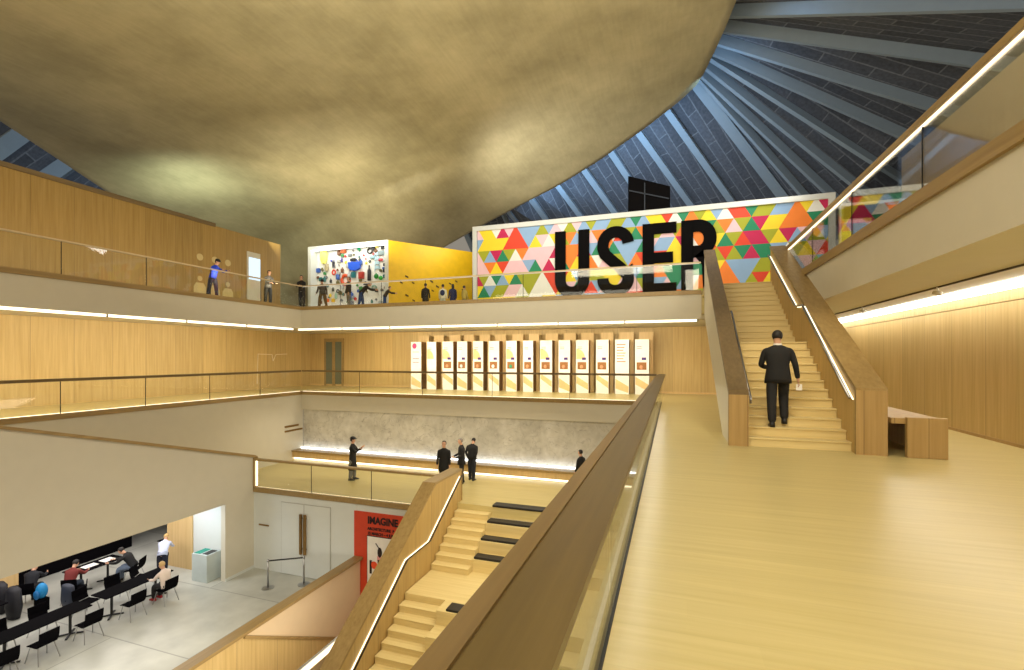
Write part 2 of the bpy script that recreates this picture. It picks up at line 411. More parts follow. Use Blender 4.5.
# roof: ribs given by their two ends, surface spanned between neighbours
left_ribs = [((444, 180), 36, (466, 232), 42), ((485, 170), 35.5, (510, 225), 41), ((507, 209), 35, (518, 223), 40), ((529, 194), 34.5, (548, 220), 39), ((555, 179), 34, (582, 216), 38),
             ((580, 162), 33, (617, 214), 37), ((608, 146), 32, (650, 209), 36), ((637, 128), 31, (692, 205), 35), ((668, 110), 30, (731, 199), 33.5), ((697, 83), 28.5, (782, 194), 32)]
right_ribs = [((697, 83), 28.5, (782, 194), 32), ((702, 73), 27.6, (805, 191), 30.5), ((704, 69), 27, (832, 190), 29.5), ((708, 62), 26.3, (853, 178), 28), ((712, 54), 25.5, (873, 157), 26.5),
              ((716, 45), 24.6, (902, 128), 25), ((721, 35), 23.5, (931, 99), 22.5), ((728, 21), 22, (981, 54), 19.5), ((737, 5), 20.5, (890, -1), 17.6), ((746, -16), 19, (880, -52), 15.5), ((755, -45), 17, (880, -120), 13)]
def ends(rb, a=.45, b=.6):
    p0 = sv(*rb[0], rb[1]); p1 = sv(*rb[2], rb[3]); d = p1-p0
    L = d.length
    return p0-d*a*min(1, 8/L), p1+d*b*min(1.5, 8/L)
def roof(ribs, wd, dp, up_flip=1, thick_first=None, cuts=1):
    E_ = [ends(r) for r in ribs]
    w = MB(); uvl = w.bm.loops.layers.uv.new('UVMap')
    acc = 0
    for (a0, a1), (b0, b1) in zip(E_, E_[1:]):
        wd_ = ((b0-a0).length+(b1-a1).length)/2
        L = (a1-a0).length
        f = w.quad(a0, b0, b1, a1)
        for lp, uv in zip(f.loops, ((0, acc), (0, acc+(b0-a0).length), ((b1-b0).length, acc+(b1-a1).length), (L, acc))): lp[uvl].uv = uv
        acc += wd_
    o = w.build('ceiling_panel', K['roofblock'], kind=ST)
    for i, (a0, a1) in enumerate(E_):
        nb = E_[min(i+1, len(E_)-1)] if i < len(E_)-1 else E_[i-1]
        n = (a1-a0).cross((nb[1]+nb[0])/2-(a1+a0)/2).normalized()
        cam = Vector((0, 0, EYE))
        if n.dot(cam-a0) < 0: n = -n
        ww = wd if not (thick_first is not None and i == thick_first) else wd*1.45
        MB().beam(a0+n*dp*.5, a1+n*dp*.5, ww, dp, up=n).build('trim_%d' % (20+i+(20 if up_flip else 0)), K['rib'], kind=ST)
    return o
roof(left_ribs, .42, .3, 0, thick_first=9).name = 'ceiling.005'
roof(right_ribs[1:], .2, .5, 1).name = 'ceiling.006'
w = MB(); uvl = w.bm.loops.layers.uv.new('UVMap')
a0, a1 = ends(right_ribs[0]); b0, b1 = ends(right_ribs[1])
f = w.quad(a0, b0, b1, a1)
for lp, uv in zip(f.loops, ((0, 0), (0, 1), (10, 2), (10, 0))): lp[uvl].uv = uv
w.build('ceiling.007', K['roofblock'], kind=ST)
# roof glimpsed at the left over the timber wall
far_left = [((-80, 160), 31, (-10, 60), 34), ((-5, 152), 33, (75, 95), 36), ((36, 187), 35, (112, 134), 38), ((95, 215), 37, (160, 160), 40), ((150, 250), 38, (210, 190), 42)]
E_ = [ends(r, .8, .6) for r in far_left]
w = MB(); uvl = w.bm.loops.layers.uv.new('UVMap'); acc = 0
for (a0, a1), (b0, b1) in zip(E_, E_[1:]):
    f = w.quad(a0, b0, b1, a1); q = (b0-a0).length
    for lp, uv in zip(f.loops, ((0, acc), (0, acc+q), (12, acc+q), (12, acc))): lp[uvl].uv = uv
    acc += q
w.build('ceiling.008', K['roofblock'], kind=ST)
for i, (a0, a1) in enumerate(E_):
    nb = E_[i+1] if i < len(E_)-1 else E_[i-1]
    n = (a1-a0).cross(nb[0]-a0).normalized()
    if n.dot(Vector((0, 0, EYE))-a0) < 0: n = -n
    MB().beam(a0+n*.2, a1+n*.2, 1.0, .4, up=n).build('trim_%d' % (60+i), K['rib'], kind=ST)
# ================================================================== STAIRS
def steps(parent, x0, x1, y0, z0, n, rise, tread, mat, dirn=1, depth_fill=.05):
    for k in range(n):
        ya = y0+dirn*tread*k; yb = ya+dirn*(tread+.03)
        zt = z0+rise*(k+1)
        w = MB(); a, b = min(ya, yb), max(ya, yb)
        w.box(x0, x1, a, b, zt-rise-.04, zt-.035); w.box(x0, x1, a-(.02 if dirn > 0 else 0), b+(.02 if dirn < 0 else 0), zt-.035, zt)
        w.build('step', mat, parent, bevel=.008)
st = thing('staircase', 'oak staircase rising to the upper gallery with a suited man climbing it', 'staircase', (2.2, 10, 0))
steps(st, 1.37, 3.06, 10.0, 0, 12, F2/24, .267, K['stair_oak'])
steps(st, 1.37, 3.06, 14.1, F2/2, 12, F2/24, .267, K['stair_oak'])
boxo('landing', K['stair_oak'], 1.37, 3.06, 13.2, 14.12, F2/2-.25, F2/2, st)
w = MB(); w.prism([(10.05, 0), (10.6, 0), (13.4, 1.8), (14.1, 1.8), (17.35, 3.85), (17.35, 3.95), (17.3, 4.0), (14.1, 2.0), (13.2, 2.0)], 'x', 1.37, 3.06)
w.build('soffit', K['cream'], st)
w = MB(); w.prism([(9.95, 0), (9.95, 1.05), (17.4, 5.3), (17.4, 3.15), (11.3, 0)], 'x', 1.05, 1.36)
lb = w.build('balustrade_wall', K['white'], st)
w = MB(); w.prism([(9.93, 0), (9.93, 1.07), (17.42, 5.36), (17.42, 5.24), (10.02, 1.0), (10.02, 0)], 'x', 1.03, 1.38)
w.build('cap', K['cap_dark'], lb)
boxo('end_panel', K['post_oak'], 1.03, 1.38, 9.925, 9.945, 0, .98, lb)
w = MB(); w.prism([(9.95, 0), (9.95, 1.03), (17.4, 5.28), (17.4, 3.2), (11.3, 0)], 'x', 1.361, 1.37)
w.build('inner_panel', K['stringer'], lb)
w = MB(); w.prism([(9.75, 0), (9.75, 1.14), (17.4, 5.3), (17.4, 3.2), (11.2, 0)], 'x', 3.06, 3.46)
rb = w.build('balustrade_wall', K['stringer'], st)
w = MB(); w.prism([(9.73, 0), (9.73, 1.16), (17.42, 5.34), (17.42, 5.28), (9.8, 1.1), (9.8, 0)], 'x', 3.04, 3.5)
w.build('cap', K['rail_oak'], rb)
boxo('end_panel', K['post_oak'], 3.04, 3.5, 9.72, 9.735, 0, 1.12, rb)
def rail_pts(x): return [(x, 9.85, .98), (x, 13.05, 2.95), (x, 13.75, 3.0), (x, 17.3, 5.02)]
w = MB(); w.tube(rail_pts(2.98), .026, 8); w.build('handrail', K['steel'], st, smooth=True)
w = MB()
P_ = rail_pts(3.035)
for a, b in zip(P_, P_[1:]): w.beam(Vector(a)-Vector((0, 0, .03)), Vector(b)-Vector((0, 0, .03)), .014, .014)
w.build('handrail_light', K['led_hi'], st)
w = MB(); w.tube([(1.42, 9.95, .82), (1.42, 9.99, .92), (1.42, 13.05, 2.85), (1.42, 13.75, 2.9), (1.42, 17.3, 4.92)], .024, 8); w.build('handrail', K['steel'], st, smooth=True)

gs = thing('staircase', 'broad oak stair with a lit handrail and bleacher seats going down to the ground floor', 'staircase', (-4.5, 14.4, M))
steps(gs, -6.75, -5.55, 14.4-.2625, M-.36/2*1, 7, -0.0, .2625, K['stair_oak']) if False else None
def down(x0, x1, y0, z0, n, rise, tread):
    for k in range(n):
        yb = y0-tread*k; ya = yb-tread-.03; zt = z0-rise*(k+1)
        w = MB(); w.box(x0, x1, ya, yb, zt-rise-.05, zt-.035); w.box(x0, x1, ya-.015, yb, zt-.035, zt)
        w.build('step', K['stair_oak'], gs, bevel=.008)
down(-6.8, -5.6, 14.42, M, 7, .18, .2625)
boxo('landing', K['stair_oak'], -6.8, -1.0, 11.1, 12.86, M-1.44-.3, M-1.44, gs)
down(-6.8, -5.6, 11.1, M-1.44, 8, .1756, .267)
for k in range(4):
    yb = 14.42-.525*k; zt = M-.36*k-.0
    if k: boxo('bench_step', K['stair_oak'], -5.6, -1.0, yb-.01, yb+.53, zt-.42, zt, gs, bevel=.01)
boxo('bench_step', K['stair_oak'], -5.6, -1.0, 10.58, 11.11, M-1.44-.45, M-1.44-.002, gs, bevel=.01)
for k in range(1, 4):
    boxo('bench_step', K['stair_oak'], -5.6, -1.0, 11.1-.534*(k+1), 11.1-.534*k+.01, M-1.44-.351*k-.45, M-1.44-.351*k, gs, bevel=.01)
pf = [(14.75, M-.5), (14.75, -2.14), (12.85, -2.14), (8.2, -5.2), (8.2, G), (8.9, G), (11.0, M-2.1), (12.3, M-2.1), (14.0, M-1.0)]
w = MB(); w.prism(pf, 'x', -7.2, -6.82); gb = w.build('balustrade_wall', K['stringer'], gs)
cp = [(14.77, M-.2), (14.77, -2.12), (12.84, -2.12), (8.18, -5.19), (8.18, G), (8.2, G), (8.2, -5.25), (12.86, -2.18), (14.72, -2.18), (14.72, M-.2)]
w = MB(); w.prism(cp, 'x', -7.24, -6.8); w.build('cap', K['rail_oak'], gb)
gp = [(14.55, -2.3), (12.35, -3.7), (11.1, -3.73), (8.2, -5.75)]
w = MB(); w.tube([(-6.72, y, z) for y, z in gp], .02, 8); w.build('handrail', K['black'], gs, smooth=True)
w = MB()
for a, b in zip(gp, gp[1:]): w.beam((-6.8, a[0], a[1]-.03), (-6.8, b[0], b[1]-.03), .016, .02)
w.build('handrail_light', K['led_hi'], gs)
pos = ['top', 'second', 'third', 'fourth']
for k in range(4):
    y = 14.42-.525*k; z = M-.36*k
    o = MB().box(-5.6+.04, -3.2, y-.03 if k == 0 else y+.02, y+.33, z, z+.07).build('seat_cushion', K['cushion'], bevel=.015)
    tag(o, 'black leather pad on the bleacher seats, %s from the top step' % pos[k] if k else 'black leather pad on the bleacher seats, highest of them by the stair head', 'cushion', 'black pads on the stair seats')
o = MB().box(-5.35, -3.2, 10.62, 10.98, M-1.46, M-1.39).build('seat_cushion', K['cushion'], bevel=.015)
tag(o, 'black leather pad below the landing, lowest and half hidden by the big rail', 'cushion', 'black pads on the stair seats')
# side stair down from the first floor to the mezzanine behind the white sloping wall
ss = thing('staircase', 'side stair hidden behind the long white sloping parapet on the left', 'staircase', (-16, 3.4, 0))
n = 18
for k in range(n):
    y0 = 3.4+k*(10.3/n); z = -(k+1)*(3.2/n)
    boxo('step', K['stair_oak'], XL+.02, -15.12, y0, y0+10.3/n+.02, z-.19, z, ss)
# ground floor parapet round the basement stair
pr = thing('parapet', 'oak capped parapet running across the ground floor beside the basement stair', 'parapet', (-10.2, 6, G))
w = MB(); w.prism([(-3.9, -9.4), (13.66, -9.4), (13.66, -5.22), (-3.9, -5.22)], 'x', -10.27, -10.13); w.build('wall', K['cream'], pr)
boxo('cap', K['rail_oak'], -10.36, -10.02, -3.9, 13.66, -5.22, -5.14, pr)
w = MB(); w.prism([(-3.9, -5.24), (9.0, -5.24), (13.66, -7.93), (13.66, -9.4), (-3.9, -9.4)], 'x', -10.12, -10.06); wp = w.build('wood_lining', K['panel_y'], pr)
w = MB(); w.beam((-10.04, 8.95, -5.24), (-10.04, 13.66, -7.94), .06, .07); w.build('lining_edge', K['rail_oak'], wp)
pr2 = thing('parapet', 'low white topped parapet half hidden under the lower staircase', 'parapet', (-7.8, 6, G))
boxo('wall', K['cream'], -7.86, -7.7, -3.9, 13.5, -9.4, -5.32, pr2)
boxo('handrail', K['steel'], -7.9, -7.84, -3.9, 13.5, -5.3, -5.26, pr2)
boxo('handrail_light', K['led'], -7.84, -7.72, -3.9, 13.5, -5.32, -5.29, pr2)
# ================================================================== GLASS BALUSTRADES
def run(label, axis, fixed, a0, a1, z, h, railm, rw=.06, rh=.05, pane=2.4, led=True, ledside=-1, name='glass_balustrade', zl=.02, railled=None, posts=()):
    mid = (a0+a1)/2
    t = thing(name, label, 'balustrade', (fixed, mid, z) if axis == 'y' else (mid, fixed, z))
    n = max(1, round((a1-a0)/pane)); d = (a1-a0)/n
    def B(nm, m, a, b, f0, f1, z0, z1, par=t):
        return boxo(nm, m, *((f0, f1, a, b) if axis == 'y' else (a, b, f0, f1)), z0, z1, par)
    for i in range(n):
        B('glass_pane', K['glass'], a0+i*d+.01, a0+(i+1)*d-.01, fixed-.008, fixed+.008, z-.02, z+h-.03)
    for i in range(1, n):
        B('pane_joint', K['darkgap'], a0+i*d-.01, a0+i*d+.01, fixed-.006, fixed+.006, z, z+h-.03)
    r = B('handrail', railm, a0, a1, fixed-rw/2, fixed+rw/2, z+h-rh, z+h)
    if led: B('base_light', K['led'], a0, a1, *sorted((fixed+ledside*.03, fixed+ledside*.07)), z+.002, z+zl)
    if railled: B('rail_light', railled, a0+.05, a1-.05, fixed-rw*.16, fixed+rw*.08, z+h-rh-.015, z+h-rh, t)
    return t
K['rail_glow'] = emit('rail_glow', (1, .9, .72, 1), .95)
K['rail_light_paint'] = plain('pale_lit_rail', srgb(206, 186, 150), .4)
run('long glass balustrade with a pale rail along the left upper gallery', 'y', XL-.02, -3, YF, F2, 1.06, K['rail_light_paint'], .07, .05)
run('glass balustrade with a pale rail across the far upper gallery before the mural', 'x', YF+.02, XL, 1.0, F2, 1.06, K['rail_light_paint'], .07, .05, railled=K['rail_glow'], led=False)
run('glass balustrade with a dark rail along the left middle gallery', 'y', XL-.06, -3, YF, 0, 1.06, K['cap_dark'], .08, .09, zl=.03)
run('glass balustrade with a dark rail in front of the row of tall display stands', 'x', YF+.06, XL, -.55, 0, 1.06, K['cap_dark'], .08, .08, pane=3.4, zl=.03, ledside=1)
run('glass balustrade with a thick glowing oak rail climbing out of the top right corner', 'y', 3.5, -3, 17.2, F2, 1.08, K['rail_oak'], .13, .1, railled=K['led'], pane=3.1, led=False)
mz = run('glass balustrade with an oak rail along the mezzanine edge over the white doors', 'x', 13.74, -14.8, -7.2, M, 1.08, K['rail_oak'], .14, .07, pane=2.7, ledside=1, zl=.01)
boxo('end_post', K['rail_oak'], -14.98, -14.84, 13.66, 13.84, M, M+1.12, mz); boxo('end_post', K['led'], -14.83, -14.81, 13.72, 13.8, M+.05, M+1.0, mz).name = 'post_light'
# big near balustrade beside the camera
nb = thing('timber_balustrade', 'broad dark oak handrail on glass running away from the foreground', 'balustrade', (-.36, 9, 0))
w = MB(); w.prism([(-.53, .985), (-.52, 1.035), (-.425, 1.062), (-.232, 1.062), (-.235, 1.02), (-.3, .98), (-.44, .98)], 'y', -2, YF+.08)
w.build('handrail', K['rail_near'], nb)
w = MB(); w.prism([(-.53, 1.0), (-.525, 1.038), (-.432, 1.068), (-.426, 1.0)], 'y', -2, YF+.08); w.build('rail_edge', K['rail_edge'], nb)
n = 8
for i in range(n):
    a = -2+i*(YF+2)/n; b = a+(YF+2)/n
    boxo('glass_pane', K['glass'], -.388, -.372, a+.01, b-.01, -.02, .98, nb)
boxo('base_light', emit('soft_floor_glow', (1, .86, .58, 1), 1.1), -.46, -.43, -2, YF, .002, .012, nb)
boxo('floor_channel', K['black'], -.4, -.364, -2, YF, .001, .008, nb)
# ================================================================== BENCHES, LIGHTS
b = thing('bench', 'long oak bench glowing underneath below the marble wall', 'bench', (-8, 18.3, M))
boxo('seat', K['rail_oak'], XL, 3, 17.95, 18.6, M+.38, M+.45, b); boxo('front_panel', K['lightoak'], XL, 3, 18.0, 18.05, M+.12, M+.4, b)
boxo('toe_light', K['led_hi'], XL+.02, 3, 18.1, 18.14, M+.02, M+.1, b); boxo('back_light', K['led_marble'], XL+.02, 3, 18.55, 18.6, M+.452, M+.5, b)
b = thing('bench', 'oak box bench on the right floor behind the stair foot', 'bench', (4, 10.8, 0))
boxo('seat', K['post_oak'], 3.56, 4.3, 9.75, 12.4, .56, .66, b, bevel=.01); boxo('end_panel', K['post_oak'], 3.76, 4.32, 9.68, 9.78, 0, .68, b, bevel=.01)
boxo('end_panel', K['post_oak'], 3.56, 4.3, 12.3, 12.4, 0, .56, b); boxo('side_panel', K['post_oak'], 4.24, 4.31, 9.75, 12.4, 0, .6, b)
def strip(label, axis, f0, f1, a0, a1, z, m, seg=2.6, hh=.03):
    t = thing('strip_light', label, 'light', ((f0+f1)/2, (a0+a1)/2, z) if axis == 'y' else ((a0+a1)/2, (f0+f1)/2, z))
    n = round((a1-a0)/seg); d = (a1-a0)/n
    for i in range(n):
        a, b = a0+i*d+.03, a0+(i+1)*d-.03
        boxo('lamp_tube', m, *((f0, f1, a, b) if axis == 'y' else (a, b, f0, f1)), z-hh, z, t)
        boxo('clip', K['steel'], *((f0, f1, b, b+.06) if axis == 'y' else (b, b+.06, f0, f1)), z-hh-.01, z, t)
strip('long strip light under the edge of the left upper gallery', 'y', -17.62, -17.5, -3, YF-.2, 3.098, K['led_hi'], hh=.075)
strip('long strip light under the far upper gallery above the tall display stands', 'x', 18.78, 18.9, XL-.4, .9, 3.098, K['led_hi'], hh=.075)
strip('bright strip light above the oak wall at the right', 'y', 5.78, 6.12, -3, YB-.4, 3.098, K['led_cool'], 6, .1)
tr = thing('track_light', 'thin ceiling track with small white spotlights above the right floor', 'light', (5.0, 9, 3.1))
boxo('track', colmat(70, 60, 46), 4.99, 5.02, 2, 18.6, 3.07, 3.1, tr)
for y in (11.6, 15.5, 18.3): MB().tube([(5, y, 3.09), (5, y, 2.98)], .02, 8).tube([(5.03, y-.06, 2.95), (4.97, y+.07, 2.99)], .045, 10).build('spotlight', K['paper'], tr, smooth=True)
cd = thing('security_camera', 'small dome camera hanging under the right hand soffit', 'camera', (5.15, 8.6, 3.1))
MB().tube([(5.15, 8.6, 3.1), (5.15, 8.6, 2.95)], .045, 12).build('mount', K['paper'], cd, smooth=True)
MB().ell((5.08, 8.55, 2.9), .07, 12, 8).build('dome', K['black'], cd, smooth=True)
# ================================================================== MURAL
pal = [(165, 170, 30), (196, 22, 84), (240, 130, 40), (226, 66, 34), (22, 134, 92), (140, 176, 216), (236, 196, 206), (236, 236, 230), (242, 216, 40)]
pm = [plain('mural_tone_%d' % i, srgb(*c), .6, noisy=.03) for i, c in enumerate(pal)]
def tri_wall(w, x0, x1, z0, z1, y, side, seed):
    rnd = random.Random(seed); h = side*.866
    def clip(poly):
        for ax, lim, sg in ((0, x0, 1), (0, x1, -1), (1, z0, 1), (1, z1, -1)):
            out = []
            for i in range(len(poly)):
                a, b = poly[i], poly[(i+1) % len(poly)]
                ia, ib = sg*(a[ax]-lim) >= 0, sg*(b[ax]-lim) >= 0
                if ia: out.append(a)
                if ia != ib:
                    t = (lim-a[ax])/(b[ax]-a[ax]); out.append((a[0]+(b[0]-a[0])*t, a[1]+(b[1]-a[1])*t))
            poly = out
            if len(poly) < 3: return None
        return poly
    last = [-1]; CH = [0, 0, 1, 2, 3, 4, 4, 5, 5, 6, 7, 8, 8]
    def emitp(p):
        q = clip(p)
        if not q: return
        c = rnd.choice(CH)
        while c == last[0]: c = rnd.choice(CH)
        last[0] = c; w.mi = c
        w._f([w.bm.verts.new((a, y, b)) for a, b in q])
    r = 0; z = z1+h*.12
    while z > z0:
        x = x0-side*(1.5 if r % 2 else 1)
        while x < x1+side:
            for up in (0, 1):
                A, B, Cc = ((x, z-h), (x+side, z-h), (x+side/2, z)) if up == 0 else ((x+side/2, z), (x+side*1.5, z), (x+side, z-h))
                if rnd.random() < .24: emitp([A, B, Cc])
                else:
                    m1, m2, m3 = [((p[0]+q[0])/2, (p[1]+q[1])/2) for p, q in ((A, B), (B, Cc), (Cc, A))]
                    for t in ((A, m1, m3), (m1, B, m2), (m3, m2, Cc), (m1, m2, m3)): emitp(list(t))
            x += side
        z -= h; r += 1
mu = thing('mural_wall', 'big wall of bright coloured triangles with huge black letters', 'mural', (-1.8, 23.2, F2))
boxo('wall_panel', K['paper'], -9.8, 6.25, 23.22, 23.5, F2, 8.45, mu)
w = MB(); tri_wall(w, -9.8, 6.25, F2+.1, 8.38, 23.2, 1.42, 11); w.build('triangle_pattern', pm, mu)
w = MB(); w.box(-10.05, -9.82, 23.1, 23.5, F2, 8.38).box(6.25, 6.5, 23.1, 23.5, F2, 8.38).box(-10.05, 6.5, 23.1, 23.5, 8.38, 8.62)
w.build('frame', K['white_cool'], mu)
def stroke(pts, wd, y0, y1):
    w = MB(); pts = [Vector((p[0], p[1])) for p in pts]; L = []; Rr = []
    for i, p in enumerate(pts):
        a = (p-pts[i-1]).normalized() if i else (pts[1]-p).normalized()
        b = (pts[i+1]-p).normalized() if i < len(pts)-1 else a
        t = (a+b).normalized(); n = Vector((-t.y, t.x)); k = 1/max(.5, n.dot(Vector((-a.y, a.x))))
        L.append(p+n*wd/2*k); Rr.append(p-n*wd/2*k)
    return L, Rr
def add_stroke(w, pts, wd, y0=23.1, y1=23.17):
    L, Rr = stroke(pts, wd, y0, y1)
    for i in range(len(L)-1):
        w.prism([tuple(L[i]), tuple(L[i+1]), tuple(Rr[i+1]), tuple(Rr[i])], 'y', y0, y1)
def arc(cx, cz, rx, rz, a0, a1, n=14): return [(cx+rx*math.cos(R(a0+(a1-a0)*i/n)), cz+rz*math.sin(R(a0+(a1-a0)*i/n))) for i in range(n+1)]
ZB, ZT, SW = 4.66, 7.97, .54
def letter(f): w = MB(); f(w); w.build('letter', K['letter'], mu)
def U(w): add_stroke(w, [(-5.29, ZT)]+arc(-4.7, ZB+.85, .59, .59, 180, 360)+[(-4.11, ZT)], SW)
def Sx(w):
    add_stroke(w, arc(-2.58, ZT-.84, .6, .6, 5, 180)+[(-3.18, ZT-1.0)]+[(-3.08, ZT-1.3), (-2.75, ZT-1.62), (-2.35, ZT-1.98), (-2.02, ZT-2.35)]+[(-1.98, ZB+1.0)]+arc(-2.58, ZB+.8, .6, .56, 0, -185), SW)
def Ex(w):
    w.box(-1.32, -.8, 23.1, 23.17, ZB, ZT)
    for z0 in (ZB, ZT-.5, (ZB+ZT)/2-.22): w.box(-.8, .2 if z0 != (ZB+ZT)/2-.22 else .05, 23.1, 23.17, z0, z0+.5)
def Rx(w):
    w.box(.4, .92, 23.1, 23.17, ZB, ZT)
    add_stroke(w, [(.9, ZT-.27)]+arc(1.14, ZT-.86, .5, .59, 90, -90)+[(.9, ZT-1.45)], SW)
    add_stroke(w, [(1.2, ZT-1.5), (1.55, ZT-1.95), (1.62, ZB)], SW)
for f in (U, Sx, Ex, Rx): letter(f)
m2 = thing('mural_wall', 'pale triangle patterned panel seen through the glass right of the big mural', 'mural', (8, 23.4, F2))
boxo('wall_panel', K['paper'], 6.75, 9.5, 23.45, 23.6, F2, 8.2, m2)
w = MB(); tri_wall(w, 6.8, 9.45, F2+.1, 8.1, 23.43, 1.42, 8); w.build('triangle_pattern', pm, m2)
boxo('sign_board', colmat(120, 104, 84), 7.2, 8.9, 23.36, 23.42, 6.6, 7.3, m2)
sb = thing('projection_booth', 'dark glazed box hanging behind the top of the mural', 'booth', (2, 25, 9))
p0 = sv(628, 173, 27.5); p1 = sv(665, 190, 27.5)
x0, x1 = p0.x+.35, p1.x+.3
w = MB(); w.prism([(x0, 8.2), (x1, 8.2), (x1, 10.0), (x0, 10.75)], 'y', 24.2, 25.6); w.build('cabinet', K['letter'], sb)
w = MB(); w.beam((x0+.06, 24.17, 10.0), (x1-.06, 24.17, 9.4), .05, .05, up=(0, 1, 0)); w.beam((x0+.8, 24.17, 10.3), (x0+.8, 24.17, 8.6), .05, .05, up=(0, 1, 0)); w.build('window_frame', colmat(44, 52, 64), sb)
# ================================================================== DISPLAY BOX AND YELLOW WALL
db = thing('display_case', 'white lit display box full of small colourful objects on the upper gallery', 'display', (-17.9, 23.4, F2))
boxo('back_panel', plain('display_white', srgb(236, 236, 232), .6), -20.55, -15.3, 23.5, 23.6, F2, 8.1, db)
w = MB(); w.box(-20.7, -20.5, 22.9, 23.6, F2, 8.12).box(-15.35, -15.15, 22.9, 23.6, F2, 8.12).box(-20.7, -15.15, 22.9, 23.6, 8.12, 8.3); w.build('frame', K['white_cool'], db)
boxo('top_light', K['led_marble'], -20.45, -15.4, 22.98, 23.08, 8.06, 8.12, db); boxo('floor_light', K['led_marble'], -20.45, -15.4, 23.0, 23.08, F2, F2+.05, db)
yw = thing('yellow_wall', 'bright yellow angled wall standing between display box and mural', 'wall', (-13.5, 25, F2))
w = MB(); w.prism([(-15.2, 22.92), (-11.6, 27.7), (-11.8, 27.85), (-15.4, 23.1)], 'z', F2, 8.3); w.build('wall_panel', K['yellow'], yw)
# objects on the display: (px, py, w, h, kind, colour, label)
def DP(px, py, y=23.42):
    u = (px-512)/FL; v = (357-py)/FL; D = y/(C_+u*S_); return Vector((D*(-S_+u*C_), y, EYE+D*v))
def zz(a, b): return 300+a/8.93, 235+b/8.93
EX = [(215, 180, 75, 140, 'shade', (232, 232, 120), 'pale yellow crumpled lampshade at the top left of the display'),
 (388, 145, 45, 30, 'box', (190, 96, 40), 'orange brown radio near the top of the display'),
 (528, 130, 34, 44, 'lamp', (20, 140, 90), 'green desk lamp at the top middle of the display'),
 (622, 142, 54, 46, 'ring', (40, 42, 46), 'black ringed camera at the upper right of the display'),
 (685, 100, 40, 36, 'star', (240, 220, 90), 'yellow star shape at the top right of the display'),
 (740, 112, 26, 26, 'box', (28, 28, 30), 'small black box in the top right corner of the display'),
 (730, 162, 60, 32, 'box', (120, 140, 146), 'grey blue machine at the upper right of the display'),
 (690, 240, 46, 140, 'chair', (160, 196, 212), 'pale blue folding frame leaning on the display'),
 (492, 280, 112, 66, 'bag', (14, 84, 216), 'bright blue bag at the centre of the display'),
 (300, 332, 40, 44, 'ring', (220, 60, 40), 'red ring left of the blue bag'),
 (478, 356, 36, 44, 'box', (30, 110, 120), 'teal box below the blue bag'),
 (548, 360, 46, 52, 'box', (172, 56, 46), 'dark red tin below the blue bag'),
 (618, 338, 30, 120, 'bottle', (22, 24, 34), 'tall black bottle right of the blue bag'),
 (680, 368, 40, 40, 'ball', (16, 130, 40), 'dark green ball at the lower right of the display'),
 (720, 384, 40, 30, 'ball', (50, 176, 60), 'light green ball at the lower right of the display'),
 (757, 266, 20, 20, 'box', (24, 24, 26), 'small black cube at the right edge of the display, upper of two'),
 (755, 320, 22, 22, 'box', (24, 24, 26), 'small black cube at the right edge of the display, lower of two'),
 (780, 310, 14, 60, 'bottle', (200, 30, 34), 'slim red flask at the right edge of the display'),
 (478, 222, 54, 20, 'box', (38, 40, 44), 'flat black keyboard above the blue bag'),
 (412, 246, 26, 26, 'ball', (236, 208, 70), 'yellow ball left of the blue bag'),
 (590, 250, 24, 26, 'star', (240, 206, 60), 'yellow star right of the blue bag'),
 (372, 220, 18, 40, 'bottle', (80, 70, 150), 'purple flask at the upper left of the display'),
 (405, 190, 20, 18, 'ball', (200, 60, 60), 'small red ball under the orange brown radio'),
 (568, 180, 20, 20, 'star', (226, 70, 60), 'small red star right of the green lamp'),
 (445, 180, 30, 20, 'box', (130, 136, 140), 'grey tape recorder left of the green lamp'),
 (476, 140, 16, 22, 'lamp', (90, 96, 96), 'grey lamp beside the green desk lamp'),
 (530, 220, 20, 22, 'ring', (50, 52, 56), 'dark ring above the right end of the blue bag'),
 (620, 235, 22, 22, 'ring', (60, 80, 80), 'dark teal ring above the tall black bottle'),
 (725, 222, 40, 18, 'box', (200, 70, 80), 'flat pink box at the right of the display'),
 (275, 408, 20, 34, 'bottle', (40, 44, 50), 'dark bottle at the left above the rail'),
 (405, 400, 90, 90, 'ring', (214, 84, 40), 'large orange hoop at the lower middle of the display'),
 (615, 440, 30, 20, 'box', (60, 66, 70), 'dark grey box just under the rail in the display'),
 (765, 470, 30, 30, 'ball', (110, 60, 40), 'brown ball at the lower right edge of the display'),
 (270, 540, 26, 28, 'ball', (236, 206, 60), 'yellow ball low at the left of the display'),
 (296, 585, 22, 26, 'box', (238, 196, 50), 'yellow block at the bottom left of the display'),
 (245, 585, 24, 26, 'box', (224, 110, 50), 'orange block at the bottom left of the display'),
 (295, 484, 20, 34, 'bottle', (70, 74, 60), 'olive bottle below the rail at the left of the display'),
 (320, 540, 20, 50, 'bottle', (150, 190, 170), 'mint bottle low at the left of the display'),
 (660, 470, 50, 40, 'ring', (140, 180, 170), 'pale green hoop low at the right of the display'),
 (240, 290, 40, 60, 'shade', (176, 166, 130), 'beige paper shade at the left of the display'),
 (300, 262, 24, 50, 'chair', (120, 120, 130), 'thin grey frame at the left of the display'),
 (280, 232, 16, 16, 'ball', (60, 80, 200), 'tiny blue ball at the upper left of the display'),
 (645, 200, 40, 20, 'box', (150, 190, 200), 'pale blue tray under the black ringed camera'),
 (345, 235, 26, 16, 'box', (196, 196, 190), 'light grey box left of the purple flask'),
 (445, 310, 20, 20, 'ring', (120, 90, 130), 'mauve ring under the left end of the blue bag')]
